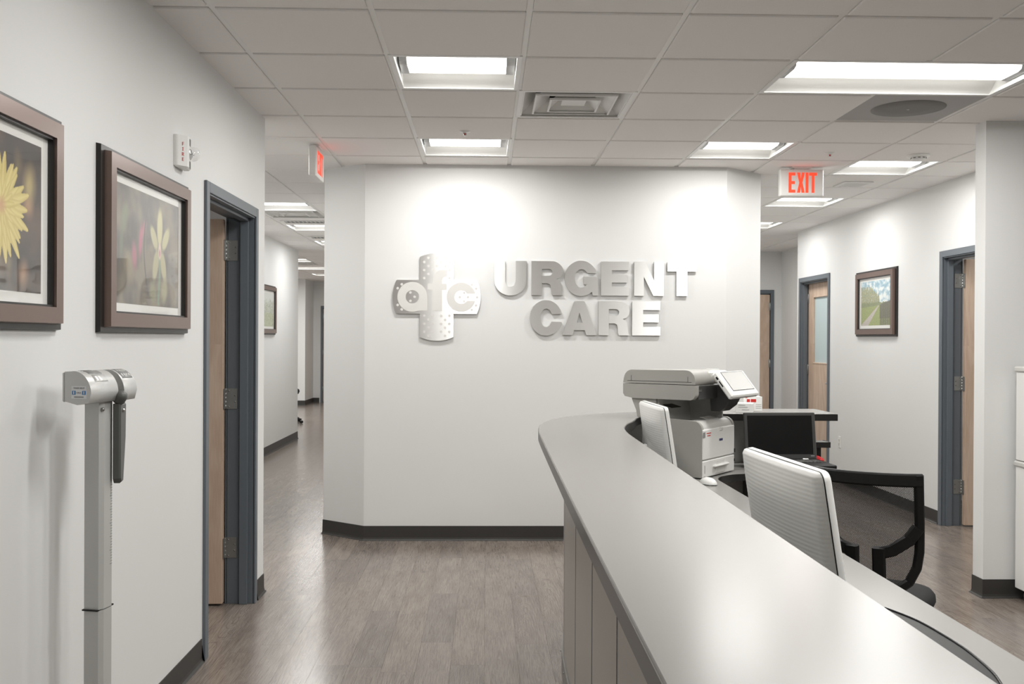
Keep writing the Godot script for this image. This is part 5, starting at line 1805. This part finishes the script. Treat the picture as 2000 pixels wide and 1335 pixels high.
# ------------------------------------------------------------------ chairs and cabinet
func build_chair() -> void:
	# local -z is the way the sitter faces
	var t := thing("office_chair", "black office chair with curved mesh back behind the white monitor", "chair", V(1.545, 0, 3.82), -deg_to_rad(33))
	var R := 0.36
	var zb := 0.235
	var on := func(u: float, y: float, off := 0.0) -> Vector3:
		# the back wraps round the sitter; u is the distance along the curve
		var a := u / R
		var lean := (y - 0.60) * 0.16
		return Vector3((R + off) * sin(a), y, zb - R + (R + off) * cos(a) + lean)
	var up := func(u: float) -> Vector3:
		return Vector3(sin(u / R), 0, cos(u / R))
	var line := func(pts: Array, n: int) -> Array:
		var out := []
		for i in pts.size() - 1:
			for k in n:
				out.append(pts[i].lerp(pts[i + 1], float(k) / n))
		out.append(pts[-1])
		return out
	var rib := func(uv: Array, w: float, th: float, off := 0.0) -> ArrayMesh:
		var p: Array = line.call(uv, 8)
		var pts := []
		var ups := []
		var ws := []
		for q in p:
			pts.append(on.call(q.x, q.y, off))
			ups.append(up.call(q.x))
			ws.append(w)
		var st := start()
		bar(st, pts, ups, ws, th)
		return done(st)
	var hw := 0.188
	part(t, "top_rail", rib.call([Vector2(-hw - 0.012, 0.965), Vector2(hw + 0.012, 0.965)], 0.048, 0.026), M.black_plastic)
	for s in [-1.0, 1.0]:
		part(t, "side_rail", rib.call([Vector2(s * hw, 0.985), Vector2(s * hw, 0.80), Vector2(s * hw * 0.985, 0.70), Vector2(s * hw * 0.93, 0.64), Vector2(s * hw * 0.78, 0.585), Vector2(s * hw * 0.5, 0.545), Vector2(0, 0.53)], 0.032, 0.024), M.black_plastic)
		part(t, "lumbar_arm", rib.call([Vector2(s * hw * 0.95, 0.792), Vector2(s * 0.145, 0.745), Vector2(s * 0.09, 0.705), Vector2(s * 0.045, 0.690)], 0.044, 0.022, 0.012), M.black_plastic)
		part(t, "back_post", rib.call([Vector2(s * 0.045, 0.712), Vector2(s * 0.045, 0.50)], 0.046, 0.03, 0.016), M.black_plastic)
	part(t, "post_bridge", rib.call([Vector2(-0.05, 0.555), Vector2(0.05, 0.555)], 0.05, 0.02, 0.014), M.black_plastic)
	# net
	var st := start()
	var nu := 20
	var nv := 14
	for i in nu:
		for k in nv:
			var c := []
			for e in [[0, 0], [1, 0], [1, 1], [0, 1]]:
				var u: float = -hw + 2 * hw * (i + e[0]) / nu
				var low := 0.535 + 0.13 * pow(absf(u) / hw, 3.0)
				var y: float = lerpf(low, 0.965, float(k + e[1]) / nv)
				c.append([on.call(u, y, 0.0), Vector2(u / 0.006, y / 0.006)])
			tri(st, c[0][0], c[1][0], c[2][0], Vector3.BACK, c[0][1], c[1][1], c[2][1])
			tri(st, c[0][0], c[2][0], c[3][0], Vector3.BACK, c[0][1], c[2][1], c[3][1])
	part(t, "back_net", done(st), M.chair_net, "see-through black mesh")
	# seat: a rounded cushion with a soft edge
	st = start()
	st.set_smooth_group(1)
	var rings := [[0.80, 0.492], [0.93, 0.486], [0.99, 0.470], [1.0, 0.450], [0.95, 0.425], [0.80, 0.418]]
	var shape := func(a: float, f: float, y: float) -> Vector3:
		var c := cos(a)
		var s := sin(a)
		var x := signf(c) * pow(absf(c), 0.66) * 0.212 * f
		var z := signf(s) * pow(absf(s), 0.66) * 0.215 * f
		return Vector3(x - 0.02, y, z - 0.04)
	for k in 40:
		var a0 := TAU * k / 40
		var a1 := TAU * (k + 1) / 40
		for i in rings.size() - 1:
			quad(st, shape.call(a0, rings[i][0], rings[i][1]), shape.call(a1, rings[i][0], rings[i][1]), shape.call(a1, rings[i + 1][0], rings[i + 1][1]), shape.call(a0, rings[i + 1][0], rings[i + 1][1]), Vector3(cos(a0), 0.3 if i < 2 else -0.1, sin(a0)))
		tri(st, Vector3(-0.02, 0.488, -0.04), shape.call(a0, rings[0][0], rings[0][1]), shape.call(a1, rings[0][0], rings[0][1]), Vector3.UP)
		tri(st, Vector3(-0.02, 0.418, -0.04), shape.call(a0, rings[5][0], rings[5][1]), shape.call(a1, rings[5][0], rings[5][1]), Vector3.DOWN)
	part(t, "seat", done(st), M.chair_fabric)
	st = start()
	bar(st, [Vector3(0, 0.40, -0.02), Vector3(0, 0.405, 0.16), Vector3(0, 0.44, 0.235), Vector3(0, 0.53, 0.255)], [Vector3.UP, Vector3.UP, Vector3(0, 0.7, 0.7), Vector3.BACK], [0.07, 0.07, 0.07, 0.07], 0.016)
	part(t, "back_bracket", done(st), M.black_plastic)
	part(t, "mechanism", box(Vector3(0, 0.39, -0.03), Vector3(0.16, 0.05, 0.2), 0.008), M.black_plastic)
	star_base(t, 0.30, 0.38)

func star_base(t: Node3D, r: float, h: float) -> void:
	var st := start()
	lathe(st, [Vector2(0.0, h), Vector2(0.016, h), Vector2(0.016, h * 0.6), Vector2(0.026, h * 0.6), Vector2(0.028, 0.09), Vector2(0.0, 0.085)], 16)
	part(t, "gas_column", done(st), M.black_plastic)
	for k in 5:
		var a := TAU * k / 5 + 0.3
		var o := Vector3(cos(a), 0, sin(a))
		st = start()
		bar(st, [o * 0.02 + Vector3.UP * 0.105, o * (r * 0.6) + Vector3.UP * 0.092, o * r + Vector3.UP * 0.068], [Vector3.UP, Vector3.UP, Vector3.UP], [0.05, 0.042, 0.030], 0.024)
		var leg := part(t, "leg", done(st), M.black_plastic)
		st = start()
		var ax := Vector3(-o.z, 0, o.x)
		for s in [-1.0, 1.0]:
			lathe(st, [Vector2(0, -0.008), Vector2(0.024, -0.008), Vector2(0.026, 0.0), Vector2(0.024, 0.008), Vector2(0, 0.008)], 14, Transform3D(Basis(o, ax, o.cross(ax)), o * r + Vector3.UP * 0.027 + ax * s * 0.014))
		part(leg, "caster", done(st), M.black_plastic)

func build_stool() -> void:
	var t := thing("rolling_stool", "black rolling stool at the far end of the meadow-print corridor", "stool", V(-3.40, 0, 17.0))
	var st := start()
	lathe(st, [Vector2(0.0, 0.60), Vector2(0.16, 0.598), Vector2(0.20, 0.575), Vector2(0.21, 0.54), Vector2(0.19, 0.50), Vector2(0.0, 0.495)], 30)
	part(t, "seat", done(st), M.chair_fabric)
	star_base(t, 0.27, 0.49)

func build_cabinet() -> void:
	var t := thing("storage_drawers", "white plastic drawer tower standing against the end of the partition wall", "drawers", V(3.262, 0, 5.36))
	var w := 0.50
	for u in 2:
		var y0 := 0.07 + u * 0.725
		var hgt := 0.50 if u == 1 else 0.69
		var st := start()
		for s in [-1.0, 1.0]:
			cbox(st, Vector3(s * (w / 2 - 0.014), y0 + hgt / 2, 0), Vector3(0.028, hgt, 0.34), 0.004)
		cbox(st, Vector3(0, y0 + hgt / 2, -0.165), Vector3(w - 0.06, hgt, 0.01), 0.001)
		cbox(st, Vector3(0, y0 + 0.012, 0), Vector3(w - 0.06, 0.02, 0.32), 0.001)
		part(t, "body", done(st), M.white_plastic)
		part(t, "lid", box(Vector3(0, y0 + hgt + 0.015, 0), Vector3(w + 0.016, 0.032, 0.365), 0.008), M.light_grey_plastic)
		var n := 2
		for k in n:
			var dh := (hgt - 0.04) / n
			var dr := part(t, "drawer", box(Vector3(0, y0 + 0.03 + dh * (k + 0.5), 0.01), Vector3(w - 0.066, dh - 0.02, 0.32), 0.006), M.soft_white_plastic)
			part(dr, "handle", box(Vector3(0, y0 + 0.03 + dh * (k + 0.8), 0.176), Vector3(0.22, 0.018, 0.014), 0.004), M.light_grey_plastic)
	for sx in [-0.2, 0.2]:
		for sz in [-0.12, 0.12]:
			var st := start()
			lathe(st, [Vector2(0, -0.01), Vector2(0.028, -0.01), Vector2(0.028, 0.01), Vector2(0, 0.01)], 14, Transform3D(Basis(Vector3.BACK, PI / 2), Vector3(sx, 0.030, sz)))
			cbox(st, Vector3(sx, 0.062, sz), Vector3(0.036, 0.016, 0.03), 0.003)
			part(t, "caster", done(st), M.grey_plastic)

func build_outlet() -> void:
	var t := thing("wall_outlet", "white wall socket plate low on the lane-print corridor wall", "outlet", V(3.63, 0.425, 10.02), -PI / 2)
	part(t, "plate", box(Vector3(0, 0, 0.003), Vector3(0.072, 0.116, 0.006), 0.002), M.white_plastic)
	for s in [-1.0, 1.0]:
		var o := part(t, "socket", box(Vector3(0, s * 0.02, 0.007), Vector3(0.034, 0.028, 0.003), 0.001), M.soft_white_plastic)
		for x in [-0.006, 0.006]:
			part(o, "pin_slot", box(Vector3(x, s * 0.02, 0.0088), Vector3(0.002, 0.009, 0.0006)), M.black_plastic)

# ------------------------------------------------------------------
func _ready() -> void:
	camera_and_air()
	make_materials()
	lamps()
	build_fittings()
	build_walls()
	build_ceiling()
	build_floor()
	build_doors()
	build_counter()
	build_sign()
	build_pictures()
	build_strobe()
	build_scale()
	build_printer()
	build_desk_items()
	build_chair()
	build_cabinet()
	build_stool()
	build_outlet()
